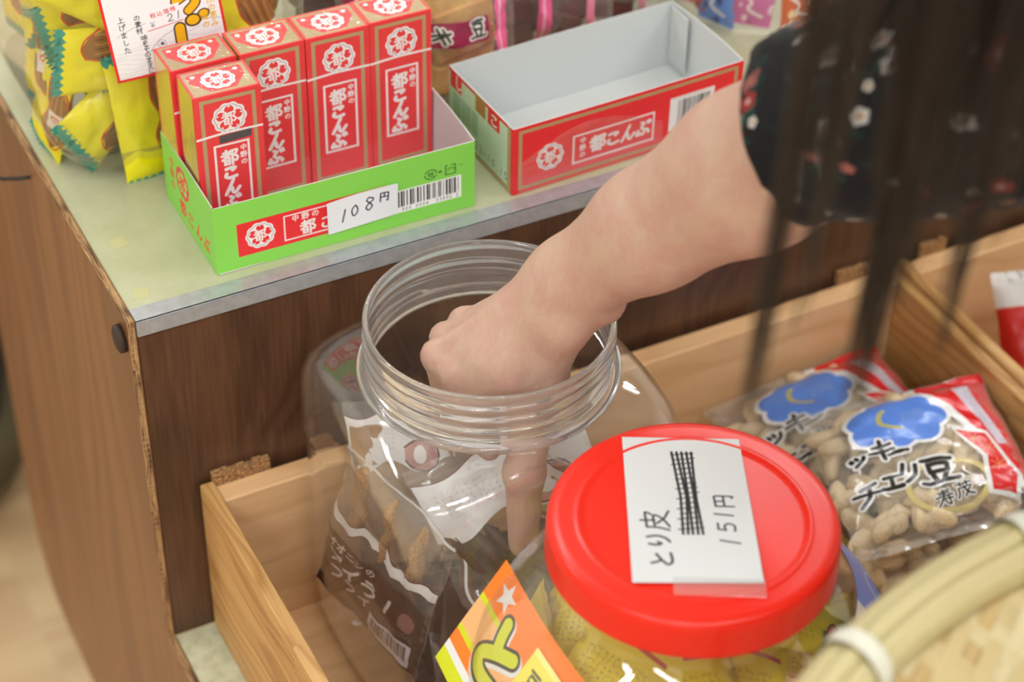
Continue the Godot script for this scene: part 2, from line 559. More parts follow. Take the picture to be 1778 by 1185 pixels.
	"げ": [[1, 20, 10, 14, 50, 20, 88], [0, 38, 32, 88, 30], [1, 66, 10, 68, 56, 48, 94], [0, 80, 6, 86, 16], [0, 92, 2, 98, 12]],
}


# ------------------------------------------------------------------ the scene
func _ready() -> void:
	var cam := Camera3D.new()
	cam.name = "camera"
	add_child(cam)
	var lens := CameraAttributesPhysical.new()
	lens.frustum_focal_length = 12.0 / tan(deg_to_rad(9.10246))
	lens.exposure_aperture = 5.2
	lens.frustum_focus_distance = 1.17
	cam.attributes = lens
	cam.position = Vector3(-0.2421, 1.4498, 0.9164)
	cam.rotation_degrees = Vector3(-39.38327, -27.64316, 0.9659)
	cam.fov = 18.20492
	cam.near = 0.05
	cam.far = 40.0

	var env := Environment.new()
	env.background_mode = Environment.BG_COLOR
	env.background_color = Color(0.02, 0.02, 0.02)
	env.tonemap_mode = Environment.TONE_MAPPER_LINEAR
	env.tonemap_exposure = 1.5
	env.sdfgi_enabled = true
	env.ssao_enabled = true
	env.ssil_enabled = true
	var world := WorldEnvironment.new()
	world.environment = env
	add_child(world)

	# twin-tube ceiling fittings of the shop
	for z in [-1.3, 0.95, 2.1]:
		for x in [-1.55, 0.1, 1.75]:
			ceiling_lamp(Vector3(x, 2.5, z))

	build_room()
	make_materials()
	build_counter()
	build_crates()
	build_open_jar()
	build_red_jar()
	build_person()
	build_green_tray()
	build_red_carton()
	build_snack_tub()
	build_back_row()
	build_nut_bags()
	build_basket()


func ceiling_lamp(at: Vector3) -> void:
	var xi := int(round((at.x + 1.55) / 1.65))
	var zi := 0 if at.z < 0.0 else (1 if at.z < 1.5 else 2)
	var row: String = ["beyond the counter", "in front of the counter", "behind the camera"][zi]
	var place: String = ["far from the shopper", "over the sweets", "on the shopper's side"][xi]
	var o := thing("ceiling_lamp", "white twin tube ceiling lamp %s, %s" % [row, place], "lamp", at, "twin tube ceiling lamps")
	var g := Geo.new()
	g.cbox(Vector3(-0.62, -0.03, -0.11), Vector3(0.62, 0.0, 0.11), 0.004)
	part("housing", g.mesh(mat(Color(0.9, 0.9, 0.9), 0.4)), o)
	var glow := mat(Color(1, 1, 1), 0.4)
	glow.emission_enabled = true
	glow.emission = Color(0.975, 0.99, 1.0)
	glow.emission_energy_multiplier = 5.0
	for s in [-1, 1]:
		var q := Geo.new()
		q.tube([Vector3(-0.59, -0.055, 0.055 * s), Vector3(0.59, -0.055, 0.055 * s)], [0.014, 0.014], 12)
		part("fluorescent_tube", q.mesh(glow), o)
		var l := AreaLight3D.new()
		l.name = "tube_light"
		l.light_color = Color(0.975, 0.99, 1.0)
		l.light_energy = 0.42
		l.area_size = Vector2(1.18, 0.03)
		l.area_range = 12.0
		l.shadow_enabled = true
		o.add_child(l, true)
		l.position = Vector3(0, -0.072, 0.055 * s)
		l.rotation_degrees = Vector3(-90, 0, 0)


func slab(lo: Vector3, hi: Vector3, m: Material, grain := 0) -> ArrayMesh:
	var g := Geo.new()
	g.cbox(lo, hi, 0.0005, grain)
	return g.mesh(m)


func build_room() -> void:
	var floor_m := tex(mat(Color.WHITE, 0.45), wood_image(256, 256, 31, rgb8(200, 172, 132), rgb8(174, 142, 102), 5.0, 0.06, 0.7), Vector3(1.2, 3.0, 1))
	var wall_m := mat(rgb8(226, 222, 212), 0.8)
	var lo := Vector3(-2.6, 0, -2.0)
	var hi := Vector3(2.8, 2.56, 2.6)
	structure("floor", slab(Vector3(lo.x, -0.1, lo.z), Vector3(hi.x, 0, hi.z), floor_m), "pale tan wooden shop floor beyond the counter")
	structure("ceiling", slab(Vector3(lo.x, hi.y, lo.z), Vector3(hi.x, hi.y + 0.1, hi.z), mat(rgb8(235, 235, 230), 0.9)), "white shop ceiling carrying the lamps")
	structure("wall_back", slab(Vector3(lo.x, 0, lo.z - 0.1), Vector3(hi.x, hi.y, lo.z), wall_m), "off-white shop wall behind the counter")
	structure("wall_front", slab(Vector3(lo.x, 0, hi.z), Vector3(hi.x, hi.y, hi.z + 0.1), wall_m), "off-white shop wall behind the camera")
	structure("wall_left", slab(Vector3(lo.x - 0.1, 0, lo.z), Vector3(lo.x, hi.y, hi.z), wall_m), "off-white shop wall past the counter's end")
	structure("wall_right", slab(Vector3(hi.x, 0, lo.z), Vector3(hi.x + 0.1, hi.y, hi.z), wall_m), "off-white shop wall behind the shopper")
	# dark sack and an olive cushion on the floor past the end of the counter, out of focus
	var o := thing("dark_sack", "black sack with an olive foot standing on the floor past the counter end", "sack", Vector3(-0.035, 0, -0.715))
	var g := Geo.new()
	g.grid(28, 18, func(u: float, w: float) -> Vector3:
		var th := u * TAU
		var y := w * 0.36
		var r := 0.10 * (0.86 + 0.2 * sin(PI * pow(w, 0.7))) * (1.0 - 0.85 * smoothstep(0.78, 1.0, w)) * (1.0 + 0.05 * sin(th * 5.0 + w * 7.0))
		return Vector3(cos(th) * r, 0.10 + y, -sin(th) * r), true)
	part("bag_cloth", g.mesh(mat(rgb8(24, 23, 24), 0.8)), o)
	var q := Geo.new()
	q.grid(28, 10, func(u: float, w: float) -> Vector3:
		var th := u * TAU
		var r := 0.105 * sqrt(maxf(0.0, 1.0 - pow(absf(w * 2.0 - 1.0), 3.0))) * (1.0 + 0.03 * sin(th * 4.0))
		return Vector3(cos(th) * r, w * 0.115, -sin(th) * r), true)
	part("padded_foot", q.mesh(mat(rgb8(96, 88, 62), 0.9)), o)


func make_materials() -> void:
	mats.walnut = tex(mat(Color.WHITE, 0.38), wood_image(512, 256, 3, rgb8(146, 98, 60), rgb8(104, 64, 38), 6.0, 0.07, 0.75, 0.2), Vector3(1.2, 5.0, 1))
	mats.dark = tex(mat(Color.WHITE, 0.34), wood_image(512, 256, 5, rgb8(98, 66, 46), rgb8(58, 37, 27), 5.0, 0.22, 0.6, 0.45), Vector3(2.6, 3.2, 1))
	mats.pine = tex(mat(Color.WHITE, 0.55), wood_image(512, 256, 9, rgb8(216, 172, 112), rgb8(160, 110, 58), 9.0, 0.10, 0.8), Vector3(3.0, 9.0, 1))
	mats.pine_red = tex(mat(Color.WHITE, 0.55), wood_image(512, 256, 15, rgb8(240, 198, 150), rgb8(208, 158, 108), 5.0, 0.10, 0.6), Vector3(3.0, 7.0, 1))
	mats.laminate = tex(mat(Color.WHITE, 0.35), mottled(256, 41, rgb8(190, 191, 162), rgb8(176, 177, 142), 5.0, 0.6), Vector3(4.0, 4.0, 1))
	mats.low_laminate = tex(mat(Color.WHITE, 0.5), mottled(256, 43, rgb8(214, 214, 186), rgb8(184, 184, 150), 9.0, 0.8), Vector3(9.0, 9.0, 1))
	var alu := tex(mat(Color.WHITE, 0.36, 0.5, 0.45), mottled(256, 47, rgb8(190, 194, 199), rgb8(170, 174, 181), 8.0, 0.7), Vector3(14, 14, 1))
	mats.alu = alu
	mats.raw = tex(mat(Color.WHITE, 0.85), mottled(128, 51, rgb8(190, 146, 92), rgb8(112, 76, 48), 12.0, 1.2), Vector3(30, 30, 1))
	mats.ply = tex(mat(Color.WHITE, 0.8), wood_image(256, 64, 53, rgb8(186, 146, 98), rgb8(70, 48, 34), 3.0, 0.25, 1.2, 0.6), Vector3(9, 130, 1))
	mats.jar = clear(0.018, 0.03)
	mats.solid = mat(Color(0.99, 0.99, 0.99, 0.10), 0.02)
	mats.solid.refraction_enabled = true
	mats.solid.refraction_scale = 0.045
	mats.film = clear(0.06, 0.12)
	mats.white_board = mat(rgb8(205, 207, 207), 0.75, 0.3)


# ------------------------------------------------------------------ counter
func build_counter() -> void:
	var o := thing("display_counter", "two-step brown wooden shop counter with a pale laminate shelf and metal edge", "counter", Vector3(0, 0, 0))
	# side panel: outline in z (to the front) and y, with a rounded lower back corner and a cut-out foot
	var outline := PackedVector2Array([Vector2(0.0, TOP + 0.001), Vector2(-0.38, TOP + 0.001), Vector2(-0.381, 0.25), Vector2(-0.374, 0.2), Vector2(-0.35, 0.165), Vector2(-0.31, 0.155), Vector2(-0.25, 0.15), Vector2(0.0, 0.145), Vector2(0.16, 0.12), Vector2(0.25, 0.06), Vector2(0.28, 0.0), Vector2(0.42, 0.0), Vector2(0.42, LOW + 0.001), Vector2(0.0, LOW + 0.001)])
	var g := Geo.new()
	g.extrude(outline, Vector3(-0.005, 0, 0), Vector3.BACK, Vector3.UP, Vector3(0.0049, 0, 0))
	for k in g.t.size():
		g.t[k] = Vector2(g.v[k].y, g.v[k].z)
	part("side_panel", g.mesh(mats.walnut), o)
	var e := Geo.new()
	for s: Array in [[Vector3(0, TOP + 0.001, -0.38), Vector3(0, TOP + 0.001, 0.0006)], [Vector3(0, TOP + 0.001, 0.0002), Vector3(0, LOW, 0.0002)], [Vector3(0, LOW + 0.001, 0), Vector3(0, LOW + 0.001, 0.42)]]:
		var n := 60
		for k in n:
			var a: Vector3 = s[0].lerp(s[1], float(k) / n)
			var b: Vector3 = s[0].lerp(s[1], float(k + 1) / n)
			var chip := 0.0001 + 0.0005 * absf(sin(k * 12.9898 + a.y * 7.0))
			var lo := Vector3(-0.0052, minf(a.y, b.y), minf(a.z, b.z))
			var hi := Vector3(-0.0008, maxf(a.y, b.y), maxf(a.z, b.z))
			if absf(a.y - b.y) < 1e-6:
				hi.y += chip
			else:
				hi.z += chip
			lo.x += chip * 0.5
			e.cbox(lo, hi, 0.0002, 2 if absf(a.y - b.y) < 1e-6 else 1)
	part("worn_edge", e.mesh(mats.ply), o).set_meta("label", "chipped bare plywood edge of the side panel")
	part("upper_shelf", slab(Vector3(0.0, TOP - 0.02, -0.38), Vector3(1.5, TOP - 0.0002, -0.0005), mats.laminate), o)
	# L-shaped aluminium nosing
	var t := Geo.new()
	t.cbox(Vector3(0.0002, TOP - 0.0005, -0.0122), Vector3(1.5, TOP + 0.0004, 0.0012), 0.0003)
	t.cbox(Vector3(0.0002, TOP - 0.0104, -0.0004), Vector3(1.5, TOP + 0.0004, 0.0012), 0.0003)
	part("metal_edge", t.mesh(mats.alu), o)
	part("front_panel", slab(Vector3(0.0002, LOW, -0.02), Vector3(1.5, TOP - 0.0098, 0.0), mats.dark, 1), o)
	part("lower_shelf", slab(Vector3(0.0, LOW - 0.02, 0.0), Vector3(1.5, LOW, 0.42), mats.low_laminate), o)
	part("back_panel", slab(Vector3(0.0, 0.15, -0.385), Vector3(1.5, TOP, -0.38), mats.dark), o)
	part("end_panel", slab(Vector3(1.5, 0.0, -0.38), Vector3(1.505, TOP, 0.42), mats.walnut, 1), o)
	part("plinth_panel", slab(Vector3(0.0, 0.0, 0.395), Vector3(1.5, LOW - 0.02, 0.41), mats.dark), o)
	# dark felt button near the top corner, and a bent wire hook further back
	var b := Geo.new()
	b.tube([Vector3(-0.0052, 0.682, -0.012), Vector3(-0.0085, 0.682, -0.012), Vector3(-0.0095, 0.682, -0.012)], [0.0085, 0.0085, 0.0065], 20)
	part("button", b.mesh(mat(rgb8(58, 44, 36), 0.7)), o).set_meta("label", "dark round button on the side panel")
	var hk := Geo.new()
	hk.tube([Vector3(-0.0045, 0.682, -0.188), Vector3(-0.012, 0.6825, -0.189), Vector3(-0.02, 0.681, -0.195), Vector3(-0.034, 0.679, -0.21), Vector3(-0.05, 0.677, -0.225)], [0.0013, 0.0013, 0.0013, 0.0013, 0.0013], 8)
	part("wire_hook", hk.mesh(mat(rgb8(60, 58, 56), 0.4, 0.5, 0.8)), o)
	# old tape squares left on the laminate
	for q: Array in [[0.0165, -0.0755, 0.010, 0.0105, 0.1], [0.0115, -0.0235, 0.0095, 0.009, -0.2]]:
		var tp := Geo.new()
		tp.cbox(Vector3(-q[2] / 2, 0, -q[3] / 2), Vector3(q[2] / 2, 0.00025, q[3] / 2), 0.0001, 0, Basis(Vector3.UP, q[4]), Vector3(q[0], TOP - 0.0002, q[1]))
		part("tape_square", tp.mesh(mat(rgb8(193, 190, 146), 0.25)), o)


# ------------------------------------------------------------------ crates
func crate(label: String, x0: float, x1: float, z1: float, wood: Array, blocks: Array, lid_y: float) -> void:
	var o := thing("wooden_crate", label, "crate", Vector3((x0 + x1) / 2, LOW, z1 / 2), "wooden crates on the lower step")
	var y0 := LOW + 0.0004
	var y1 := lid_y
	var zb := 0.0055
	var bt := 0.0148
	var st := 0.0086
	var parts := [
		["back_board", Vector3(x0 + st, y0, zb), Vector3(x1 - st, y1, zb + bt), 0, wood[0]],
		["side_board", Vector3(x0, y0, 0.0022), Vector3(x0 + st, y1 + 0.002, z1), 2, wood[1]],
		["side_board", Vector3(x1 - st, y0, 0.0042), Vector3(x1, y1, z1), 2, wood[2]],
		["front_board", Vector3(x0 + st, y0, z1 - bt), Vector3(x1 - st, y1, z1), 0, wood[0]],
		["bottom_board", Vector3(x0 + st, y0, zb + bt), Vector3(x1 - st, y0 + 0.009, z1 - bt), 0, wood[0]],
	]
	for p: Array in parts:
		var g := Geo.new()
		g.cbox(p[1], p[2], 0.0009, p[3])
		for k in g.t.size():
			g.t[k] += Vector2(x0 * 7.1, x0 * 3.3 + p[1].x)
		part_world(p[0], g.mesh(p[4]), o)
	for b: Array in blocks:
		var g := Geo.new()
		# short offcut with a split, crumbly top behind the back board
		var n := 7
		for k in n:
			var xa: float = lerpf(b[0], b[1], float(k) / n)
			var xb: float = lerpf(b[0], b[1], float(k + 1) / n)
			var rough := 0.0008 * sin(k * 2.9) + 0.0005 * sin(k * 7.3 + 1.0)
			g.cbox(Vector3(xa, y1 - 0.02, b[2]), Vector3(xb + 0.0002, y1 + 0.0085 + rough, b[3] + 0.0004 * sin(k * 5.1)), 0.0003, 0)
		part_world("corner_block", g.mesh(mats.raw), o)


func build_crates() -> void:
	crate("wooden crate holding the open jar and the red-lidded jar", 0.026, 0.531, 0.405, [mats.pine_red, mats.pine, mats.pine], [[0.0338, 0.0705, 0.0008, 0.0054], [0.484, 0.523, 0.0008, 0.0054]], 0.565)
	crate("second wooden crate, beyond the crate with the jars", 0.5316, 1.02, 0.405, [mats.pine_red, mats.pine, mats.pine], [[0.552, 0.574, 0.0008, 0.0054]], 0.566)


# ------------------------------------------------------------------ clear jars
# one ring of a jar wall: half widths hx and hz and a power n (2 round, high square) at angle th
func ring_point(c: Vector3, y: float, hx: float, hz: float, n: float, th: float, turn := 0.0, out := 0.0) -> Vector3:
	var cs := cos(th)
	var sn := sin(th)
	var r := 1.0 / pow(pow(absf(cs) / hx, n) + pow(absf(sn) / hz, n), 1.0 / n) + out
	return c + Vector3(0, y, 0) + Basis(Vector3.UP, turn) * Vector3(cs * r, 0, sn * r)


func wall_at(prof: Array, w: float) -> Array:
	var k := clampf(w, 0.0, 1.0) * (prof.size() - 1)
	var i := mini(int(k), prof.size() - 2)
	var f := k - i
	var out := []
	for q in 4:
		out.append(lerpf(prof[i][q], prof[i + 1][q], f))
	return out


func jar_mesh(c: Vector3, prof: Array, turn: float, bump: Callable, m: Material, nu := 96, flip := true) -> ArrayMesh:
	var g := Geo.new()
	g.grid(nu, prof.size() - 1, func(u: float, w: float) -> Vector3:
		var p: Array = wall_at(prof, w)
		return ring_point(c, p[0], p[1], p[2], p[3], u * TAU, turn, bump.call(u, p[0])), flip)
	return g.mesh(m, true)


func no_bump(_u: float, _y: float) -> float:
	return 0.0


func open_jar_profile() -> Array:
	var p := []
	for a: Array in [[0.7234, 0.0668], [0.7244, 0.0674], [0.7248, 0.0682], [0.7246, 0.0689], [0.7238, 0.0694], [0.7222, 0.0696], [0.7208, 0.0692], [0.7200, 0.0684], [0.7192, 0.0680]]:
		p.append([a[0], a[1], a[1], 2.0])
	for k in 26:
		p.append([lerpf(0.7186, 0.6940, k / 25.0), 0.0680, 0.0680, 2.0])
	for a: Array in [[0.6930, 0.0690, 2.0], [0.6922, 0.0712, 2.0], [0.6915, 0.0730, 2.0], [0.6900, 0.0738, 2.0], [0.6884, 0.0735, 2.0], [0.6874, 0.0722, 2.0], [0.6862, 0.0716, 2.0], [0.6852, 0.0722, 2.05], [0.6842, 0.0742, 2.2], [0.6828, 0.0772, 2.5], [0.6806, 0.0806, 3.1], [0.6770, 0.0838, 4.2], [0.6715, 0.0862, 5.4], [0.6630, 0.0876, 6.4], [0.6500, 0.0880, 7.0], [0.6250, 0.0878, 7.2], [0.6220, 0.0866, 7.2], [0.6180, 0.0863, 7.2], [0.5500, 0.0863, 7.2], [0.5000, 0.0860, 7.2], [0.4800, 0.0852, 6.6], [0.4680, 0.0832, 5.6], [0.4600, 0.0785, 4.8], [0.4560, 0.0680, 4.4], [0.4545, 0.0600, 4.0], [0.4560, 0.0450, 3.4], [0.4575, 0.0020, 2.0]]:
		p.append([a[0], a[1], a[1], a[2]])
	return p


func thread_bump(u: float, y: float) -> float:
	var out := 0.0
	for k in 3:
		var yt := 0.7178 - 0.0078 * (k + u)
		if yt > 0.6965 and yt < 0.7172:
			out += 0.0021 * exp(-pow((y - yt) / 0.0013, 2.0))
	return out


func build_open_jar() -> void:
	var at := Vector3(0.167, 0, 0.1085)
	var o := thing("open_candy_jar", "clear square plastic jar without its lid, a hand reaching into its mouth", "jar", Vector3(at.x, 0.4545, at.z))
	# thick moulded neck: a closed ring, threads outside, then the thin body below it
	var all := open_jar_profile()
	var neck := all.slice(0, 41)
	neck.append([0.6862, 0.0700, 0.0700, 2.0])
	for k in 9:
		neck.append([lerpf(0.6866, 0.7228, k / 8.0), 0.0662, 0.0662, 2.0])
	neck.append(all[0])
	part_world("threaded_neck", jar_mesh(at, neck, 0.03, thread_bump, mats.solid, 128), o)
	part_world("jar_wall", jar_mesh(at, all.slice(41), 0.03, no_bump, mats.jar), o)
	part_world("inner_wall", jar_mesh(at, all.slice(41), 0.03, func(_u: float, _y: float) -> float: return -0.0011, mats.jar, 96, false), o)
	build_jerky_packs()


# sheet pillow in its own x (width), y (height) plane, bulging along z
func pillow(g: Geo, w: float, h: float, thick: float, seed_: int, crumple: float, front := true, back := true, lift := 0.0, nu := 28, nv := 36, teeth := 0.0) -> void:
	var n := smooth_noise(seed_, 1.0, 3)
	var f := func(u: float, v: float, side: float) -> Vector3:
		var x := (u - 0.5) * w
		var y := (0.5 - v) * h
		var eu := 1.0 - pow(absf(2.0 * u - 1.0), 3.0)
		var ev := 1.0 - pow(absf(2.0 * clampf((v - 0.06) / 0.88, 0.0, 1.0) - 1.0), 4.0)
		var body := pow(maxf(eu, 0.0), 0.6) * pow(maxf(ev, 0.0), 0.6)
		var z := side * thick * 0.5 * body
		var wr := n.get_noise_2d(x * 42.0 + side * 9.0, y * 42.0) + 0.5 * n.get_noise_2d(x * 105.0, y * 75.0 + side * 5.0)
		z += side * crumple * wr * (0.25 + 0.75 * body)
		var bow := crumple * 2.2 * n.get_noise_2d(x * 14.0 + 40.0, y * 14.0)
		z += bow + side * lift
		x *= 1.0 - 0.035 * pow(maxf(ev, 0.0), 0.6)
		if teeth > 0.0 and (v < 0.001 or v > 0.999):
			y += (teeth if int(round(u * nu)) % 2 == 0 else -teeth) * (1.0 if v < 0.5 else -1.0)
		return Vector3(x, y, z)
	if front:
		g.grid(nu, nv, func(u: float, v: float) -> Vector3: return f.call(u, v, 1.0))
	if back:
		g.grid(nu, nv, func(u: float, v: float) -> Vector3: return f.call(u, v, -1.0), true)


func jerky_print() -> Image:
	var k := Ink.new(560, 900, Color(1, 1, 1, 0))
	var brown := rgb8(62, 34, 26)
	var cream := rgb8(226, 220, 214)
	# clear upper part with a white wavy band outlined in brown, solid brown lower part
	var top := PackedVector2Array()
	for i in 29:
		var x := i * 20.0
		top.append(Vector2(x, 330 + 26 * sin(x * 0.021) + 10 * sin(x * 0.06)))
	var band := top.duplicate()
	for i in range(28, -1, -1):
		band.append(top[i] + Vector2(0, 58))
	k.poly(band, rgb8(232, 230, 228))
	k.brush(top, 5, rgb8(104, 44, 40))
	var low := PackedVector2Array()
	for p in top:
		low.append(p + Vector2(0, 58))
	k.brush(low, 5, rgb8(104, 44, 40))
	k.rect(0, 470, 560, 430, brown)
	# lettering of the maker and the sort
	k.row("オオニシの", 34, 500, 46, 50, 6, cream)
	k.row("フイラー", 40, 566, 92, 96, 15, cream)
	k.row("フライ", 60, 680, 76, 82, 12, cream)
	k.fine_print(330, 690, 190, 34, 2, cream, 3)
	k.disc(Vector2(470, 620), 38, rgb8(150, 104, 96), 1.3)
	# bar code on its white field
	k.rect(300, 742, 220, 140, rgb8(226, 226, 232))
	k.barcode(318, 756, 184, 100, 17, brown)
	k.rect(0, 0, 560, 16, rgb8(216, 214, 214))
	return k.im


func plain_print() -> Image:
	var k := Ink.new(560, 900, Color(1, 1, 1, 0))
	var wav := PackedVector2Array()
	for i in 29:
		wav.append(Vector2(i * 20.0, 60 + 26 * sin(i * 0.36)))
	var field := wav.duplicate()
	for i in range(28, -1, -1):
		field.append(Vector2(i * 20.0, 330 + 34 * sin(i * 0.42)))
	k.poly(field, rgb8(228, 226, 226))
	k.brush(wav, 6, rgb8(112, 52, 48))
	# side seam: a white wavy line between two brown ones
	for q in 3:
		var seam := PackedVector2Array()
		for i in 20:
			seam.append(Vector2(40 + 13 * (q - 1) + 18 * sin(i * 0.55), 330 + i * 30.0))
		k.brush(seam, [4, 9, 4][q], [rgb8(112, 52, 48), rgb8(232, 230, 230), rgb8(112, 52, 48)][q])
	# pinkish tongue shape with a brown outline
	var tongue := PackedVector2Array([Vector2(300, 230), Vector2(372, 196), Vector2(450, 216), Vector2(476, 290), Vector2(430, 352), Vector2(350, 350), Vector2(300, 300)])
	k.poly(tongue, rgb8(196, 150, 148))
	k.brush(tongue, 9, rgb8(108, 56, 54))
	k.disc(Vector2(380, 272), 34, rgb8(238, 234, 234), 1.4)
	k.fine_print(40, 130, 220, 120, 5, rgb8(170, 160, 160), 8)
	k.rect(0, 800, 560, 100, rgb8(62, 34, 26))
	return k.im


func snack_pack(called: String, label: String, category: String, group: String, w: float, h: float, thick: float, xf: Transform3D, print_m: Material, film_m: Material, seed_: int, crumple := 0.0022) -> Node3D:
	var o := thing(called, label, category, xf.origin, group)
	o.transform = xf
	var g := Geo.new()
	pillow(g, w, h, thick, seed_, crumple)
	part("film", g.mesh(film_m, true), o)
	var p := Geo.new()
	pillow(p, w * 0.985, h * 0.985, thick, seed_, crumple, true, false, 0.0004)
	part("printed_sheet", p.mesh(print_m, true), o)
	return o


func jerky_piece(o: Node3D, a: Vector3, b: Vector3, r: float, seed_: int, m: Material) -> void:
	var rr := RandomNumberGenerator.new()
	rr.seed = seed_
	var path := []
	var rad := []
	for k in 9:
		var q := k / 8.0
		path.append(a.lerp(b, q) + Vector3(rr.randf_range(-1, 1), rr.randf_range(-1, 1), rr.randf_range(-1, 1)) * r * 0.35)
		rad.append(r * (0.72 + 0.4 * rr.randf()) * (0.45 if k in [0, 8] else 1.0))
	var g := Geo.new()
	g.tube(path, rad, 9, 0.7)
	part("dried_meat_strip", g.mesh(m), o)


func turned(ex: Vector3, ey_hint: Vector3, at: Vector3) -> Transform3D:
	var x := ex.normalized()
	var z := x.cross(ey_hint).normalized()
	return Transform3D(Basis(x, z.cross(x), z), at)


func build_jerky_packs() -> void:
	var dark := cut(printed(jerky_print(), 0.25))
	var brown := mat(rgb8(58, 33, 26), 0.25)
	var light := cut(printed(plain_print(), 0.25))
	var meat := tex(mat(Color.WHITE, 0.45), mottled(128, 71, rgb8(104, 70, 46), rgb8(46, 29, 21), 14.0, 1.3), Vector3(3, 3, 1))
	var tan_m := tex(mat(Color.WHITE, 0.6), mottled(128, 72, rgb8(186, 150, 110), rgb8(140, 102, 68), 10.0, 1.0), Vector3(2, 2, 1))
	var grp := "dark brown snack packs in the open jar"
	var film := clear(0.07, 0.08)
	# against the left wall, print reading down the wall
	var a := snack_pack("jerky_pack", "brown printed snack pack leaning on the jar wall nearest the crate side, barcode outward", "snack pack", grp, 0.092, 0.128, 0.010, turned(Vector3(0.30, -0.22, 0.88), Vector3(0.10, 0.95, 0.10), Vector3(0.0990, 0.563, 0.108)), dark, film, 5)
	for k in 3:
		jerky_piece(a, Vector3(-0.030 + k * 0.026, 0.055, 0.0), Vector3(-0.024 + k * 0.024, 0.005, 0.002), 0.0055, 40 + k, tan_m)
	# facing the front, clear with a white band and dark strips
	var b := snack_pack("jerky_pack", "clear snack pack with a white wavy band below the thumb in the open jar", "snack pack", grp, 0.112, 0.125, 0.012, turned(Vector3(0.93, 0.20, 0.05), Vector3(0.1, 0.75, -0.5), Vector3(0.184, 0.572, 0.130)), light, film, 9)
	for k in 8:
		jerky_piece(b, Vector3(-0.048 + k * 0.013, 0.022 - 0.004 * k, -0.001), Vector3(-0.022 + k * 0.009, -0.048 + 0.004 * k, 0.0), 0.0066, 60 + k, meat)
	# upright at the back left with a tan card
	var c := snack_pack("jerky_pack", "pale tan snack pack standing at the back corner of the open jar", "snack pack", grp, 0.066, 0.110, 0.012, turned(Vector3(0.85, 0.12, 0.5), Vector3(0.1, 0.9, -0.3), Vector3(0.132, 0.580, 0.070)), light, film, 12)
	var card := Geo.new()
	card.cbox(Vector3(-0.030, -0.05, -0.003), Vector3(0.030, 0.040, 0.003), 0.001)
	part("tan_card", card.mesh(tan_m), c)
	# dark packs at the bottom
	snack_pack("jerky_pack", "dark brown snack pack lying lowest at the front of the open jar", "snack pack", grp, 0.120, 0.110, 0.012, turned(Vector3(0.95, -0.05, 0.1), Vector3(0.0, 0.8, -0.4), Vector3(0.170, 0.506, 0.152)), brown, film, 15)
	snack_pack("jerky_pack", "dark brown snack pack low in the jar corner beside the crate side", "snack pack", grp, 0.095, 0.085, 0.010, turned(Vector3(0.12, -0.03, 0.95), Vector3(0.12, 0.95, 0.0), Vector3(0.1240, 0.502, 0.100)), brown, film, 27)
	snack_pack("jerky_pack", "dark brown snack pack flat on the floor of the open jar", "snack pack", grp, 0.120, 0.120, 0.014, turned(Vector3(0.97, 0.05, 0.1), Vector3(0.0, 0.22, -0.95), Vector3(0.167, 0.484, 0.112)), brown, film, 29)
	var e := snack_pack("jerky_pack", "crumpled snack pack with tan strips at the far right inside the open jar", "snack pack", grp, 0.085, 0.120, 0.014, turned(Vector3(0.5, -0.1, 0.85), Vector3(-0.4, 0.85, 0.1), Vector3(0.208, 0.57, 0.092)), light, film, 19)
	for k in 3:
		jerky_piece(e, Vector3(-0.03 + k * 0.026, 0.045, 0.0), Vector3(-0.02 + k * 0.02, -0.03, 0.0), 0.007, 80 + k, tan_m)


# ------------------------------------------------------------------ red-lidded jar
func red_jar_profile() -> Array:
	var p := []
	for a: Array in [[0.7140, 0.0655, 0.0655, 2.0], [0.7000, 0.0660, 0.0660, 2.0], [0.6930, 0.0664, 0.0664, 2.0], [0.6900, 0.0690, 0.0690, 2.0], [0.6880, 0.0694, 0.0694, 2.0], [0.6860, 0.0680, 0.0680, 2.0], [0.6820, 0.0690, 0.0690, 2.0], [0.6770, 0.0760, 0.0740, 2.0], [0.6690, 0.0850, 0.0800, 2.05], [0.6590, 0.0950, 0.0850, 2.15], [0.6450, 0.1040, 0.0885, 2.3], [0.6300, 0.1095, 0.0892, 2.4], [0.6150, 0.1125, 0.0902, 2.6], [0.6000, 0.1140, 0.0906, 2.8], [0.5800, 0.1140, 0.0906, 3.0], [0.5200, 0.1120, 0.0904, 3.0], [0.4760, 0.1100, 0.0890, 3.0], [0.4630, 0.1050, 0.0870, 2.9], [0.4565, 0.0960, 0.0800, 2.8], [0.4545, 0.0800, 0.0700, 2.6], [0.4560, 0.0020, 0.0020, 2.0]]:
		p.append(a)
	return p


func price_card_print() -> Image:
	var k := Ink.new(824, 480, rgb8(220, 223, 225))
	var ink := rgb8(62, 60, 72)
	k.letter("と", 70, 70, 96, 11, ink, -0.05)
	k.letter("り", 178, 60, 96, 11, ink)
	k.letter("皮", 276, 44, 118, 10, ink)
	# a crossed-out line
	for q in 5:
		k.line(PackedVector2Array([Vector2(260, 205 + q * 19), Vector2(470, 212 + q * 15 + (q % 2) * 8), Vector2(738, 196 + q * 20)]), 11, rgb8(34, 32, 34))
	for q in 16:
		k.line(PackedVector2Array([Vector2(285 + q * 29, 190 + (q * 37) % 24), Vector2(297 + q * 29, 286 - (q * 23) % 20)]), 6, rgb8(34, 32, 34))
	k.letter("1", 180, 334, 84, 9, ink, 0.08)
	k.letter("5", 258, 330, 84, 9, ink, 0.05)
	k.letter("1", 330, 330, 80, 9, ink)
	k.letter("円", 402, 330, 92, 9, ink, 0.0)
	k.disc(Vector2(470, 300), 2, rgb8(230, 150, 160))
	return k.im


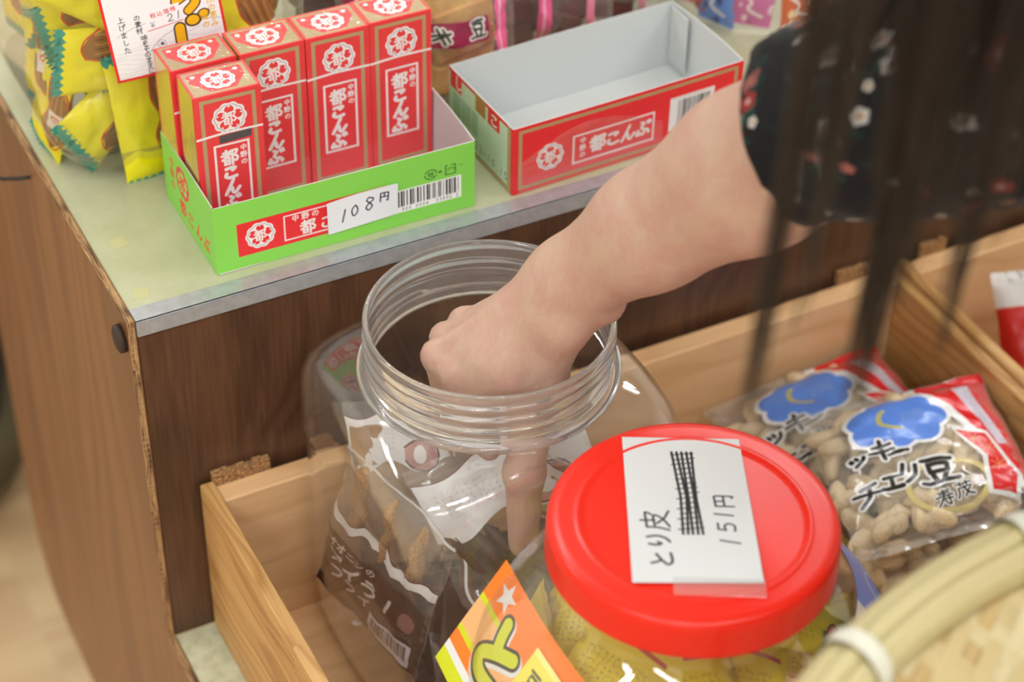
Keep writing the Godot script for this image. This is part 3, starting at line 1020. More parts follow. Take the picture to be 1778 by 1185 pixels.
func orange_label_print() -> Image:
	# reads along its long side; the top edge sits under the jar's shoulder
	var k := Ink.new(900, 520, rgb8(250, 126, 24))
	var lime := rgb8(206, 214, 20)
	k.poly(PackedVector2Array([Vector2(0, 190), Vector2(900, 190), Vector2(900, 330), Vector2(0, 330)]), rgb8(240, 180, 118))
	k.rect(0, 168, 260, 26, lime)
	k.rect(0, 330, 900, 26, lime)
	k.rect(0, 356, 900, 60, rgb8(250, 126, 24))
	k.rect(0, 416, 900, 36, rgb8(226, 226, 226))
	k.rect(0, 452, 900, 68, lime)
	for s: Array in [[130, 84, 66, rgb8(226, 226, 226)], [700, 84, 60, rgb8(226, 226, 226)], [250, 452, 30, rgb8(250, 126, 24)]]:
		var star := PackedVector2Array()
		for q in 10:
			star.append(Vector2(s[0], s[1]) + Vector2.from_angle(q * PI / 5 - PI / 2) * float(s[2]) * (1.0 if q % 2 == 0 else 0.42))
		k.poly(star, s[3])
	for pass_: Array in [[98, rgb8(226, 226, 226), 8.0], [84, rgb8(24, 22, 20), 0.0], [56, lime, 0.0]]:
		k.letter("と", 130 + pass_[2], 120 + pass_[2], 270, pass_[0], pass_[1])
		k.letter("ん", 420 + pass_[2], 120 + pass_[2], 270, pass_[0], pass_[1])
	return k.im


func yellow_tag_print() -> Image:
	var k := Ink.new(240, 160, rgb8(238, 226, 84))
	k.rect(0, 0, 240, 18, rgb8(244, 238, 140))
	k.rect(0, 142, 240, 18, rgb8(244, 238, 140))
	k.letter("豆", 34, 40, 74, 8, rgb8(66, 70, 40))
	k.letter("こ", 92, 50, 60, 6, rgb8(66, 70, 40))
	k.letter("寿", 140, 40, 74, 8, rgb8(66, 70, 40))
	return k.im


func blue_label_print() -> Image:
	var k := Ink.new(700, 420, rgb8(216, 216, 214))
	k.rect(330, 0, 370, 420, rgb8(116, 138, 214))
	k.poly(PackedVector2Array([Vector2(330, 0), Vector2(420, 0), Vector2(330, 190)]), rgb8(216, 216, 214))
	for i in 6:
		k.rect(20, 60 + i * 62, 300, 26, rgb8(226, 190, 194))
	k.fine_print(16, 30, 310, 370, 9, rgb8(92, 92, 104), 21)
	k.poly(PackedVector2Array([Vector2(390, 250), Vector2(470, 226), Vector2(520, 262), Vector2(500, 290), Vector2(430, 280)]), rgb8(92, 96, 128))
	k.ring(Vector2(560, 120), 60, 10, rgb8(170, 186, 230))
	return k.im


func yellow_sweet_print() -> Image:
	var k := Ink.new(300, 420, rgb8(226, 204, 30))
	k.rect(0, 0, 300, 24, rgb8(206, 176, 24))
	k.rect(0, 396, 300, 24, rgb8(206, 176, 24))
	k.disc(Vector2(90, 120), 36, rgb8(214, 100, 46), 1.2)
	k.ring(Vector2(90, 120), 36, 6, rgb8(80, 60, 30), 1.2)
	k.rect(170, 80, 80, 60, rgb8(238, 226, 150))
	k.line(PackedVector2Array([Vector2(170, 190), Vector2(270, 200)]), 16, rgb8(190, 60, 40))
	k.fine_print(40, 250, 220, 110, 5, rgb8(90, 70, 30), 4)
	return k.im


func build_red_jar() -> void:
	var at := Vector3(0.190, 0, 0.288)
	var o := thing("lidded_candy_jar", "clear plastic jar with a round red screw lid and an orange label", "jar", Vector3(at.x, 0.4545, at.z))
	var prof := red_jar_profile()
	part_world("jar_wall", jar_mesh(at, prof, 0.0, no_bump, mats.jar), o)
	part_world("inner_wall", jar_mesh(at, prof, 0.0, func(_u: float, _y: float) -> float: return -0.0011, mats.jar, 96, false), o)
	# lid: domed edge, shallow ring on top
	var red := mat(rgb8(240, 44, 28), 0.3, 0.38)
	red.clearcoat_enabled = true
	red.clearcoat = 0.12
	red.clearcoat_roughness = 0.15
	var rim := []
	for a: Array in [[0.0, 0.7172], [0.0300, 0.7172], [0.0530, 0.7172], [0.0552, 0.7174], [0.0562, 0.7180], [0.0575, 0.7182], [0.0588, 0.7180], [0.0600, 0.7176], [0.0660, 0.7178], [0.0690, 0.7176], [0.0710, 0.7168], [0.0722, 0.7154], [0.0728, 0.7134], [0.0730, 0.7100], [0.0734, 0.6985], [0.0736, 0.6962], [0.0728, 0.6955], [0.0712, 0.6960]]:
		rim.append(a)
	var g := Geo.new()
	g.grid(120, rim.size() - 1, func(u: float, w: float) -> Vector3:
		var k: Array = rim[int(round(w * (rim.size() - 1)))]
		var r: float = k[0]
		if r > 0.0727 and k[1] < 0.712:
			r += 0.00012 * sin(u * TAU * 60.0)
		return at + Vector3(cos(u * TAU) * r, k[1], sin(u * TAU) * r), true)
	part_world("lid", g.mesh(red, true), o).set_meta("label", "glossy red screw lid")
	# orange label on the sloping shoulder, facing the crate's end
	var top := Vector3(0.1195, 0.6620, 0.2240)
	var along := Vector3(0.0, -0.0045, 0.125)
	var down := Vector3(-0.0415, -0.054, 0.0)
	var lb := Geo.new()
	lb.grid(12, 8, func(u: float, w: float) -> Vector3:
		return top + along * u + down * w + Vector3(-0.006, 0.005, 0) * sin(u * PI) * 0.8, false)
	part_world("orange_label", lb.mesh(printed(orange_label_print(), 0.3)), o)
	var nrm := down.cross(along).normalized()
	if nrm.y < 0:
		nrm = -nrm
	var tg := Geo.new()
	tg.grid(4, 4, func(u: float, w: float) -> Vector3:
		return top + along * (0.46 + 0.27 * u) + down * (0.14 + 0.46 * w) + Vector3(-0.006, 0.005, 0) * 0.8 + nrm * 0.0012, false)
	part_world("yellow_sticker", tg.mesh(printed(yellow_tag_print(), 0.3)), o)
	# blue and white label round the other side
	var bl := Geo.new()
	bl.grid(24, 10, func(u: float, w: float) -> Vector3:
		var y := lerpf(0.668, 0.600, w)
		var p := [0.0, 0.0, 0.0, 2.0]
		for k in prof.size() - 1:
			if prof[k][0] >= y and prof[k + 1][0] <= y and prof[k][0] > prof[k + 1][0]:
				var f: float = (prof[k][0] - y) / (prof[k][0] - prof[k + 1][0])
				for q in 4:
					p[q] = lerpf(prof[k][q], prof[k + 1][q], f)
		return ring_point(at, y, p[1], p[2], p[3], lerpf(1.30, 0.05, u), 0.0, 0.0006), false)
	part_world("blue_label", bl.mesh(printed(blue_label_print(), 0.3)), o)
	# paper price card taped on the lid
	var card := thing("price_card", "white paper price card with pen writing on the red lid", "price card", Vector3(0.191, 0.7183, 0.2815))
	var c := Geo.new()
	var nat := [Vector3(0.1403, 0, 0.3139), Vector3(0.1869, 0, 0.2209), Vector3(0.2400, 0, 0.2490), Vector3(0.1965, 0, 0.3421)]
	c.grid(16, 10, func(u: float, w: float) -> Vector3:
		var a: Vector3 = nat[0].lerp(nat[1], u)
		var b: Vector3 = nat[3].lerp(nat[2], u)
		return a.lerp(b, w) + Vector3(0, 0.71845 + 0.0004 * sin(u * 5.0), 0), false)
	part_world("paper", c.mesh(printed(price_card_print(), 0.7)), card)
	var tape := Geo.new()
	tape.cbox(Vector3(-0.022, 0, -0.006), Vector3(0.022, 0.0002, 0.006), 0.0001, 0, Basis(Vector3.UP, -0.49), Vector3(0.176, 0.7187, 0.3350))
	part_world("tape_strip", tape.mesh(clear(0.10, 0.06)), card)
	# sweets inside
	var yel := printed(yellow_sweet_print(), 0.3)
	var r := RandomNumberGenerator.new()
	r.seed = 11
	for k in 14:
		var th := TAU * k / 8.0 + 0.4 + r.randf() * 0.2
		var ring := 0.072 if k < 8 else 0.036
		var y := 0.616 - 0.040 * (k % 2) + r.randf_range(-0.008, 0.008) - (0.02 if k >= 8 else 0.0)
		var p := at + Vector3(cos(th) * ring * 1.15, y, sin(th) * ring)
		var s := thing("yellow_sweet_packet", "small yellow sweet packet inside the red-lidded jar", "sweet packet", p, "yellow packets in the red-lidded jar")
		var flat := -1.25 if k >= 8 else r.randf_range(-0.5, -0.2)
		if k >= 8:
			p.y = 0.642 + 0.004 * (k % 3)
		s.transform = Transform3D(Basis(Vector3.UP, -th + PI / 2 + r.randf_range(-0.4, 0.4)) * Basis(Vector3.RIGHT, flat) * Basis(Vector3.BACK, r.randf_range(-0.7, 0.7)), p)
		var q := Geo.new()
		pillow(q, 0.052, 0.070, 0.013, 300 + k, 0.0010, true, true, 0.0, 10, 14, 0.0008)
		part("wrapper", q.mesh(yel, true), s)


# ------------------------------------------------------------------ the shopper
class Field:
	var o: Vector3
	var s: float
	var nx: int
	var ny: int
	var nz: int
	var d := PackedFloat32Array()

	func _init(lo: Vector3, hi: Vector3, cell: float) -> void:
		o = lo
		s = cell
		nx = int((hi.x - lo.x) / cell) + 2
		ny = int((hi.y - lo.y) / cell) + 2
		nz = int((hi.z - lo.z) / cell) + 2
		d.resize(nx * ny * nz)
		d.fill(1.0)

	func capsule(a: Vector3, b: Vector3, ra: float, rb: float, k := 0.008) -> void:
		var pad := maxf(ra, rb) + k + 3.0 * s
		var lo := ((a.min(b) - Vector3.ONE * pad - o) / s).floor()
		var hi := ((a.max(b) + Vector3.ONE * pad - o) / s).ceil()
		var ba := b - a
		var l2 := maxf(ba.length_squared(), 1e-12)
		for z in range(maxi(0, int(lo.z)), mini(nz, int(hi.z) + 1)):
			for y in range(maxi(0, int(lo.y)), mini(ny, int(hi.y) + 1)):
				var at := (z * ny + y) * nx
				for x in range(maxi(0, int(lo.x)), mini(nx, int(hi.x) + 1)):
					var p := o + Vector3(x, y, z) * s - a
					var t := clampf(p.dot(ba) / l2, 0.0, 1.0)
					var q := (p - ba * t).length() - ra - (rb - ra) * t
					var was := d[at + x]
					if q < was + k:
						var h := clampf(0.5 + 0.5 * (was - q) / k, 0.0, 1.0)
						d[at + x] = lerpf(was, q, h) - k * h * (1.0 - h)

	func ball(c: Vector3, r: Vector3, b := Basis.IDENTITY, k := 0.01) -> void:
		var big := maxf(r.x, maxf(r.y, r.z))
		var small := minf(r.x, minf(r.y, r.z))
		var pad := Vector3.ONE * (big + k + 3.0 * s)
		var lo := ((c - pad - o) / s).floor()
		var hi := ((c + pad - o) / s).ceil()
		var inv := b.inverse()
		for z in range(maxi(0, int(lo.z)), mini(nz, int(hi.z) + 1)):
			for y in range(maxi(0, int(lo.y)), mini(ny, int(hi.y) + 1)):
				var at := (z * ny + y) * nx
				for x in range(maxi(0, int(lo.x)), mini(nx, int(hi.x) + 1)):
					var p := inv * (o + Vector3(x, y, z) * s - c)
					var q := ((p / r).length() - 1.0) * small
					var was := d[at + x]
					if q < was + k:
						var h := clampf(0.5 + 0.5 * (was - q) / k, 0.0, 1.0)
						d[at + x] = lerpf(was, q, h) - k * h * (1.0 - h)

	# one vertex in each crossed cell, one quad round each crossed edge
	func into(g: Geo) -> void:
		var cell := {}
		var step := [1, nx, nx * ny]
		var corner := []
		for k in 8:
			corner.append((k & 1) * step[0] + ((k >> 1) & 1) * step[1] + ((k >> 2) & 1) * step[2])
		var edges := [[0, 1], [2, 3], [4, 5], [6, 7], [0, 2], [1, 3], [4, 6], [5, 7], [0, 4], [1, 5], [2, 6], [3, 7]]
		var near := 3.0 * s
		for z in nz - 1:
			for y in ny - 1:
				for x in nx - 1:
					var i := (z * ny + y) * nx + x
					if d[i] > near or d[i] < -near:
						continue
					var inside := 0
					for k in 8:
						if d[i + corner[k]] < 0.0:
							inside += 1
					if inside == 0 or inside == 8:
						continue
					var sum := Vector3.ZERO
					var n := 0
					for e: Array in edges:
						var a := d[i + corner[e[0]]]
						var b := d[i + corner[e[1]]]
						if (a < 0.0) != (b < 0.0):
							var t := a / (a - b)
							var pa := Vector3(e[0] & 1, (e[0] >> 1) & 1, (e[0] >> 2) & 1)
							var pb := Vector3(e[1] & 1, (e[1] >> 1) & 1, (e[1] >> 2) & 1)
							sum += pa.lerp(pb, t)
							n += 1
					var p := o + (Vector3(x, y, z) + sum / n) * s
					cell[i] = g.vert(p, Vector2(p.x + p.z, p.y) * 6.0)
		for i: int in cell:
			for ax in 3:
				var j: int = i + step[ax]
				if (d[i] < 0.0) == (d[j] < 0.0):
					continue
				var u: int = step[(ax + 1) % 3]
				var v: int = step[(ax + 2) % 3]
				if not (cell.has(i - u) and cell.has(i - v) and cell.has(i - u - v)):
					continue
				var q := [cell[i], cell[i - u], cell[i - u - v], cell[i - v]]
				if d[i] < 0.0:
					g.tri(q[0], q[1], q[2])
					g.tri(q[0], q[2], q[3])
				else:
					g.tri(q[0], q[2], q[1])
					g.tri(q[0], q[3], q[2])


func build_person() -> void:
	var o := thing("person", "person in a dark floral dress leaning over, one bare arm in the open jar", "person", Vector3(0.9, 0, 0.62))
	var elbow := Vector3(0.2790, 0.9240, 0.2700)
	var fore1 := Vector3(0.2522, 0.8611, 0.2164)
	var fore2 := Vector3(0.2229, 0.8105, 0.1779)
	var wrist := Vector3(0.1947, 0.7647, 0.1471)
	var palm := Vector3(0.1622, 0.7281, 0.1319)
	var shoulder := Vector3(0.47, 1.00, 0.37)
	var knuckle := [Vector3(0.1370, 0.7096, 0.1286), Vector3(0.1334, 0.7125, 0.1167), Vector3(0.1448, 0.7109, 0.1037), Vector3(0.1589, 0.7125, 0.0979)]
	var middle := [Vector3(0.1398, 0.6722, 0.1282), Vector3(0.1406, 0.6704, 0.1157), Vector3(0.1504, 0.6701, 0.1065), Vector3(0.1644, 0.6724, 0.0970)]
	var tip := [Vector3(0.1549, 0.6513, 0.1336), Vector3(0.1570, 0.6449, 0.1187), Vector3(0.1655, 0.6445, 0.1089), Vector3(0.1753, 0.6514, 0.1003)]
	var g := Geo.new()
	var f := Field.new(Vector3(0.105, 0.585, 0.070), Vector3(0.335, 0.985, 0.335), 0.0027)
	f.capsule(elbow, fore1, 0.0415, 0.0384, 0.012)
	f.capsule(fore1, fore2, 0.0386, 0.0300, 0.012)
	f.capsule(fore2, wrist, 0.0300, 0.0222, 0.012)
	# back of the hand, fanning from the wrist to the four knuckles
	f.capsule(wrist, wrist.lerp(palm, 0.85), 0.0222, 0.0185, 0.012)
	for k in 4:
		var kn: Vector3 = knuckle[k]
		f.capsule(wrist.lerp(palm, 0.35), kn, 0.0165, 0.0086, 0.004)
		f.ball(kn + Vector3(-0.002, 0.0026, 0.0), Vector3.ONE * 0.0094, Basis.IDENTITY, 0.003)
		var r1: float = [0.0088, 0.0090, 0.0086, 0.0076][k]
		f.capsule(kn, middle[k], 0.0090, r1, 0.003)
		f.ball(middle[k], Vector3.ONE * (r1 + 0.0006), Basis.IDENTITY, 0.003)
		f.capsule(middle[k], tip[k], r1, r1 - 0.0020, 0.003)
	# tendons
	for k in 3:
		f.capsule(wrist.lerp(palm, 0.4) + Vector3(-0.006, 0.016, 0.0), knuckle[k] + Vector3(-0.003, 0.0085, 0.0), 0.0038, 0.0030, 0.004)
	# wrist bone, heel of the thumb, thumb
	f.capsule(wrist + Vector3(0.010, -0.006, 0.010), Vector3(0.1985, 0.7455, 0.1500), 0.0170, 0.0125, 0.0035)
	f.capsule(palm + Vector3(-0.004, -0.010, 0.008), knuckle[0] + Vector3(0.012, -0.012, 0.006), 0.0190, 0.0125, 0.012)
	f.capsule(palm + Vector3(0.004, -0.014, 0.008), Vector3(0.168, 0.690, 0.142), 0.0180, 0.0140, 0.012)
	var t0 := Vector3(0.1860, 0.7480, 0.1545)
	var t1 := Vector3(0.1785, 0.7053, 0.1478)
	var t2 := Vector3(0.1645, 0.6493, 0.1572)
	var t3 := Vector3(0.1628, 0.5990, 0.1612)
	f.capsule(wrist + Vector3(-0.004, -0.006, 0.002), t0, 0.0185, 0.0160, 0.006)
	f.capsule(t0, t1, 0.0155, 0.0125, 0.008)
	f.capsule(palm + Vector3(0.006, -0.006, 0.004), t1, 0.0150, 0.0110, 0.010)
	f.capsule(t1, t2, 0.0124, 0.0108, 0.008)
	f.ball(t2, Vector3.ONE * 0.0114, Basis.IDENTITY, 0.004)
	f.capsule(t2, t3, 0.0110, 0.0086, 0.004)
	f.into(g)
	# upper arm inside the sleeve, torso, head, legs and the other arm
	var b := Field.new(Vector3(0.05, -0.02, 0.18), Vector3(1.14, 1.42, 0.92), 0.012)
	b.capsule(elbow + Vector3(0.006, 0.004, 0.004), shoulder, 0.034, 0.050, 0.03)
	var hip := Vector3(0.88, 0.86, 0.60)
	var neck := Vector3(0.44, 1.13, 0.50)
	var head := Vector3(0.205, 1.285, 0.445)
	b.capsule(hip, neck.lerp(hip, 0.25), 0.135, 0.130, 0.05)
	b.capsule(shoulder, Vector3(0.52, 1.04, 0.68), 0.060, 0.060, 0.05)
	b.capsule(neck, head, 0.048, 0.045, 0.03)
	var hb := Basis(Vector3.BACK, 0.9)
	b.ball(head, Vector3(0.078, 0.108, 0.072), hb, 0.02)
	b.ball(head + hb * Vector3(-0.055, -0.060, 0.0), Vector3(0.045, 0.050, 0.042), hb, 0.03)
	b.capsule(head + hb * Vector3(-0.082, 0.0, 0.0), head + hb * Vector3(-0.096, -0.028, 0.0), 0.008, 0.012, 0.012)
	for s in [-1, 1]:
		b.ball(head + hb * Vector3(0.0, -0.01, 0.074 * s), Vector3(0.020, 0.030, 0.010), hb, 0.006)
		b.capsule(hip + Vector3(0.02, -0.06, 0.09 * s), Vector3(0.90, 0.47, 0.60 + 0.10 * s), 0.085, 0.055, 0.04)
		b.capsule(Vector3(0.90, 0.47, 0.60 + 0.10 * s), Vector3(0.92, 0.07, 0.60 + 0.10 * s), 0.054, 0.036, 0.02)
		b.capsule(Vector3(0.92, 0.035, 0.60 + 0.10 * s), Vector3(0.78, 0.025, 0.60 + 0.11 * s), 0.034, 0.026, 0.02)
	b.capsule(Vector3(0.52, 1.04, 0.70), Vector3(0.62, 0.80, 0.80), 0.046, 0.036, 0.03)
	b.capsule(Vector3(0.62, 0.80, 0.80), Vector3(0.80, 0.68, 0.76), 0.036, 0.024, 0.02)
	b.into(g)
	# the other hand, resting on the knee side, on a finer grid
	var hnd := Field.new(Vector3(0.76, 0.58, 0.68), Vector3(0.96, 0.74, 0.84), 0.0034)
	hnd.capsule(Vector3(0.785, 0.690, 0.762), Vector3(0.835, 0.668, 0.752), 0.024, 0.021, 0.010)
	for k in 4:
		var side := (k - 1.5) * 0.019
		var kn := Vector3(0.862, 0.660, 0.750 + side)
		var long: float = [0.034, 0.040, 0.037, 0.028][k]
		hnd.capsule(Vector3(0.820, 0.675, 0.752 + side * 0.4), kn, 0.015, 0.010, 0.008)
		hnd.capsule(kn, kn + Vector3(long, -0.012, side * 0.1), 0.0094, 0.0084, 0.003)
		hnd.capsule(kn + Vector3(long, -0.012, side * 0.1), kn + Vector3(long * 1.35, -0.032, side * 0.12), 0.0084, 0.0070, 0.003)
	hnd.capsule(Vector3(0.805, 0.676, 0.735), Vector3(0.838, 0.655, 0.706), 0.014, 0.011, 0.008)
	hnd.capsule(Vector3(0.838, 0.655, 0.706), Vector3(0.868, 0.640, 0.700), 0.0108, 0.0086, 0.003)
	hnd.into(g)
	var skin := tex(mat(Color.WHITE, 0.46, 0.45), mottled(256, 81, rgb8(198, 168, 148), rgb8(192, 151, 136), 6.0, 0.8), Vector3(1, 1, 1))
	var pores := NoiseTexture2D.new()
	pores.width = 256
	pores.height = 256
	pores.seamless = true
	pores.noise = smooth_noise(83, 0.035, 3)
	skin.heightmap_enabled = true
	skin.heightmap_texture = pores
	skin.heightmap_scale = 0.045
	skin.subsurf_scatter_enabled = true
	skin.subsurf_scatter_strength = 0.06
	part_world("body", g.mesh(skin), o)
	# eyes and lips of the bowed face
	for sd in [-1, 1]:
		var ey := Geo.new()
		ey.tube([Vector3(-0.0005, 0, -0.013), Vector3(0, 0.001, -0.007), Vector3(0.001, 0.0015, 0), Vector3(0, 0.001, 0.007), Vector3(-0.0005, 0, 0.013)], [0.001, 0.004, 0.0055, 0.004, 0.001], 10)
		ey.moved(hb, head + hb * Vector3(-0.0715, 0.004, 0.030 * sd))
		part_world("eye", ey.mesh(mat(rgb8(40, 32, 30), 0.2)), o)
	var lp := Geo.new()
	lp.tube([Vector3(0.004, 0, -0.022), Vector3(0, 0.001, -0.010), Vector3(-0.001, 0, 0), Vector3(0, 0.001, 0.010), Vector3(0.004, 0, 0.022)], [0.001, 0.005, 0.006, 0.005, 0.001], 10)
	lp.moved(hb, head + hb * Vector3(-0.0955, -0.072, 0.0))
	part_world("lips", lp.mesh(mat(rgb8(186, 104, 98), 0.4)), o)
	build_dress(o, shoulder, hip, neck)
	build_hair(o, head)


func floral() -> Image:
	var k := Ink.new(640, 640, rgb8(21, 21, 25))
	var r := RandomNumberGenerator.new()
	r.seed = 5
	for q in 52:
		var p := Vector2(r.randf() * 640, r.randf() * 640)
		for leaf in r.randi_range(0, 2):
			k.disc(p + Vector2.from_angle(r.randf() * TAU) * r.randf_range(16, 30), r.randf_range(7, 12), rgb8(20, 62, 54), 0.7)
		var kind := q % 4
		var size := r.randf_range(8, 16)
		var tone: Color = [rgb8(226, 220, 216), rgb8(196, 112, 116), rgb8(230, 224, 222), rgb8(168, 52, 52)][kind]
		for petal in 5:
			k.disc(p + Vector2.from_angle(TAU * petal / 5 + q) * size * 0.62, size * 0.52, tone)
		k.disc(p, size * 0.34, rgb8(208, 150, 92) if kind != 3 else rgb8(240, 200, 190))
	return k.im


func build_dress(o: Node3D, shoulder: Vector3, hip: Vector3, neck: Vector3) -> void:
	var cloth := tex(mat(Color.WHITE, 0.8, 0.3), floral(), Vector3(5.6, 5.6, 5.6))
	cloth.uv1_triplanar = true
	cloth.rim_enabled = true
	cloth.rim = 0.15
	# loose sleeve ending just past the elbow
	var path := [Vector3(0.2622, 0.8975, 0.2405), Vector3(0.2680, 0.9050, 0.2485), Vector3(0.2790, 0.9180, 0.2680), Vector3(0.3060, 0.9400, 0.2960), Vector3(0.3450, 0.9620, 0.3220), Vector3(0.4000, 0.9820, 0.3460), shoulder, shoulder + Vector3(0.06, 0.01, 0.05)]
	var rad := [0.0462, 0.0478, 0.0515, 0.0570, 0.0650, 0.0770, 0.0900, 0.0950]
	var g := Geo.new()
	var wr := smooth_noise(91, 1.0, 2)
	var ring := func(u: float, w: float, inward: float) -> Vector3:
		var k: float = w * (path.size() - 1)
		var i := mini(int(k), path.size() - 2)
		var fr: float = k - i
		var p: Vector3 = path[i].lerp(path[i + 1], fr)
		var d: Vector3 = (path[mini(i + 2, path.size() - 1)] - path[maxi(i - 1, 0)]).normalized()
		var a := (Vector3.UP - d * d.y).normalized()
		var b := d.cross(a)
		var r: float = lerpf(rad[i], rad[i + 1], fr) - inward
		var th := u * TAU
		r *= 1.0 + 0.06 * wr.get_noise_2d(cos(th) * 2.0 + w * 3.0, sin(th) * 2.0) + 0.025 * sin(th * 6.0 + w * 5.0)
		return p + (a * cos(th) + b * sin(th)) * r
	g.grid(56, 40, func(u: float, w: float) -> Vector3: return ring.call(u, w, 0.0), true)
	g.grid(56, 12, func(u: float, w: float) -> Vector3: return ring.call(u, w * 0.3, 0.0014), false)
	g.grid(56, 1, func(u: float, w: float) -> Vector3: return ring.call(u, 0.0, 0.0014 * w), false)
	part_world("sleeve", g.mesh(cloth, true), o)
	var f := Field.new(Vector3(0.28, 0.42, 0.16), Vector3(1.20, 1.26, 1.0), 0.016)
	f.capsule(hip, neck.lerp(hip, 0.22), 0.165, 0.150, 0.06)
	f.capsule(shoulder + Vector3(0.02, 0, 0), Vector3(0.54, 1.04, 0.68), 0.085, 0.078, 0.06)
	f.capsule(Vector3(0.53, 1.04, 0.70), Vector3(0.58, 0.90, 0.76), 0.072, 0.064, 0.03)
	f.capsule(hip, Vector3(0.92, 0.52, 0.60), 0.175, 0.215, 0.06)
	var q := Geo.new()
	f.into(q)
	part_world("dress", q.mesh(cloth), o)


func build_hair(o: Node3D, head: Vector3) -> void:
	var dark := mat(rgb8(44, 32, 26), 0.42)
	var cap := Geo.new()
	var hb := Basis(Vector3.BACK, 0.9)
	cap.grid(40, 24, func(u: float, w: float) -> Vector3:
		var th := u * TAU
		var ph := w * 2.2
		var d := Vector3(sin(ph) * cos(th), cos(ph), sin(ph) * sin(th))
		return head + hb * (Vector3(0.030, 0.016, 0) + d * Vector3(0.088, 0.112, 0.086)), true)
	part_world("hair_cap", cap.mesh(dark), o)
	# locks falling straight down in front of the shoulder: x, z, lowest point, spread, strands
	var locks := [
		[0.110, 0.452, 0.958, 0.0058, 70], [0.149, 0.460, 0.952, 0.0105, 120], [0.178, 0.468, 0.972, 0.0080, 46],
		[0.134, 0.440, 0.975, 0.0040, 16], [0.128, 0.452, 0.990, 0.0040, 12], [0.166, 0.455, 0.985, 0.0060, 26],
		[0.150, 0.425, 1.030, 0.0120, 60], [0.172, 0.430, 1.020, 0.0120, 60], [0.194, 0.438, 1.005, 0.0120, 60], [0.214, 0.446, 0.995, 0.0120, 50],
		[0.150, 0.440, 1.075, 0.0150, 90], [0.178, 0.445, 1.070, 0.0150, 110], [0.206, 0.450, 1.060, 0.0150, 110], [0.228, 0.452, 1.040, 0.0150, 90],
		[0.186, 0.412, 1.040, 0.0140, 60], [0.208, 0.420, 1.030, 0.0140, 60], [0.230, 0.430, 1.010, 0.0140, 50], [0.140, 0.436, 1.040, 0.0100, 40],
	]
	var r := RandomNumberGenerator.new()
	r.seed = 21
	for lk: Array in locks:
		var g := Geo.new()
		for k in int(lk[4]):
			var a := r.randf() * TAU
			var q := sqrt(r.randf()) * float(lk[3])
			var off := Vector3(cos(a) * q, 0, sin(a) * q)
			var low: float = lk[2] + r.randf() * r.randf() * 0.10
			var root := Vector3(lerpf(lk[0], head.x, 0.22), 1.245, lerpf(lk[1], head.z, 0.3)) + off * 0.9
			var pts := []
			var rad := []
			var sway := r.randf_range(-0.004, 0.004)
			for j in 11:
				var w := j / 10.0
				var gather := 1.0 - 0.62 * w * w
				var y := lerpf(root.y, low, w)
				var x: float = lerpf(root.x, lk[0], smoothstep(0.0, 0.55, w)) + off.x * gather - 0.018 * w * w + sway * sin(w * 4.0)
				var z: float = lerpf(root.z, lk[1], smoothstep(0.0, 0.55, w)) + off.z * gather + 0.006 * w * w
				pts.append(Vector3(x, y, z))
				rad.append(0.00050 * (1.0 - 0.7 * w * w))
			g.tube(pts, rad, 3, 1.0, false, Vector3.RIGHT)
		part_world("hair_lock", g.mesh(dark), o)


# ------------------------------------------------------------------ green tray with red boxes
const RED := Color8(236, 46, 52)
const GOLD := Color8(180, 156, 112)
const PAPER := Color8(240, 236, 236)


func red_box_print() -> Image:
	# front 0..400, side 400..690, top 700..1100 across; 1030 high
	var k := Ink.new(1100, 1030, RED)
	# front
	k.frame(34, 26, 332, 978, 24, GOLD)
	k.crest(Vector2(204, 172), 104, PAPER, RED, "都")
	k.poly(PackedVector2Array([Vector2(0, 268), Vector2(180, 256), Vector2(400, 262), Vector2(400, 276), Vector2(180, 272), Vector2(0, 284)]), PAPER)
	k.frame(96, 338, 216, 480, 14, PAPER)
	k.column("中野の", 252, 366, 42, 48, 6, PAPER)
	k.letter("都", 136, 380, 108, 16, PAPER)
	k.letter("こ", 136, 486, 100, 23, PAPER)
	k.letter("ん", 136, 584, 108, 22, PAPER)
	k.letter("ぶ", 126, 690, 112, 20, PAPER)
	# side: yellow field with fine green print between red edges
	k.rect(400, 0, 290, 1030, rgb8(206, 184, 62))
	k.rect(400, 0, 26, 1030, RED)
	k.rect(664, 0, 26, 1030, RED)
	k.fine_print(450, 90, 190, 420, 7, rgb8(176, 150, 40), 3, true)
	k.frame(470, 560, 150, 330, 8, rgb8(198, 84, 60))
	k.fine_print(486, 590, 120, 280, 4, rgb8(150, 130, 60), 7, true)
	# top
	k.rect(700, 0, 400, 290, RED)
	k.frame(716, 14, 368, 262, 22, GOLD)
	k.poly(PackedVector2Array([Vector2(738, 36), Vector2(1062, 36), Vector2(1062, 110), Vector2(960, 254), Vector2(840, 254), Vector2(738, 110)]), RED)
	k.poly(PackedVector2Array([Vector2(738, 130), Vector2(738, 254), Vector2(826, 254)]), GOLD)
	k.poly(PackedVector2Array([Vector2(1062, 130), Vector2(1062, 254), Vector2(974, 254)]), GOLD)
	k.crest(Vector2(900, 140), 100, PAPER, RED, "都")
	k.disc(Vector2(772, 66), 15, PAPER)
	k.disc(Vector2(1026, 66), 15, PAPER)
	return k.im


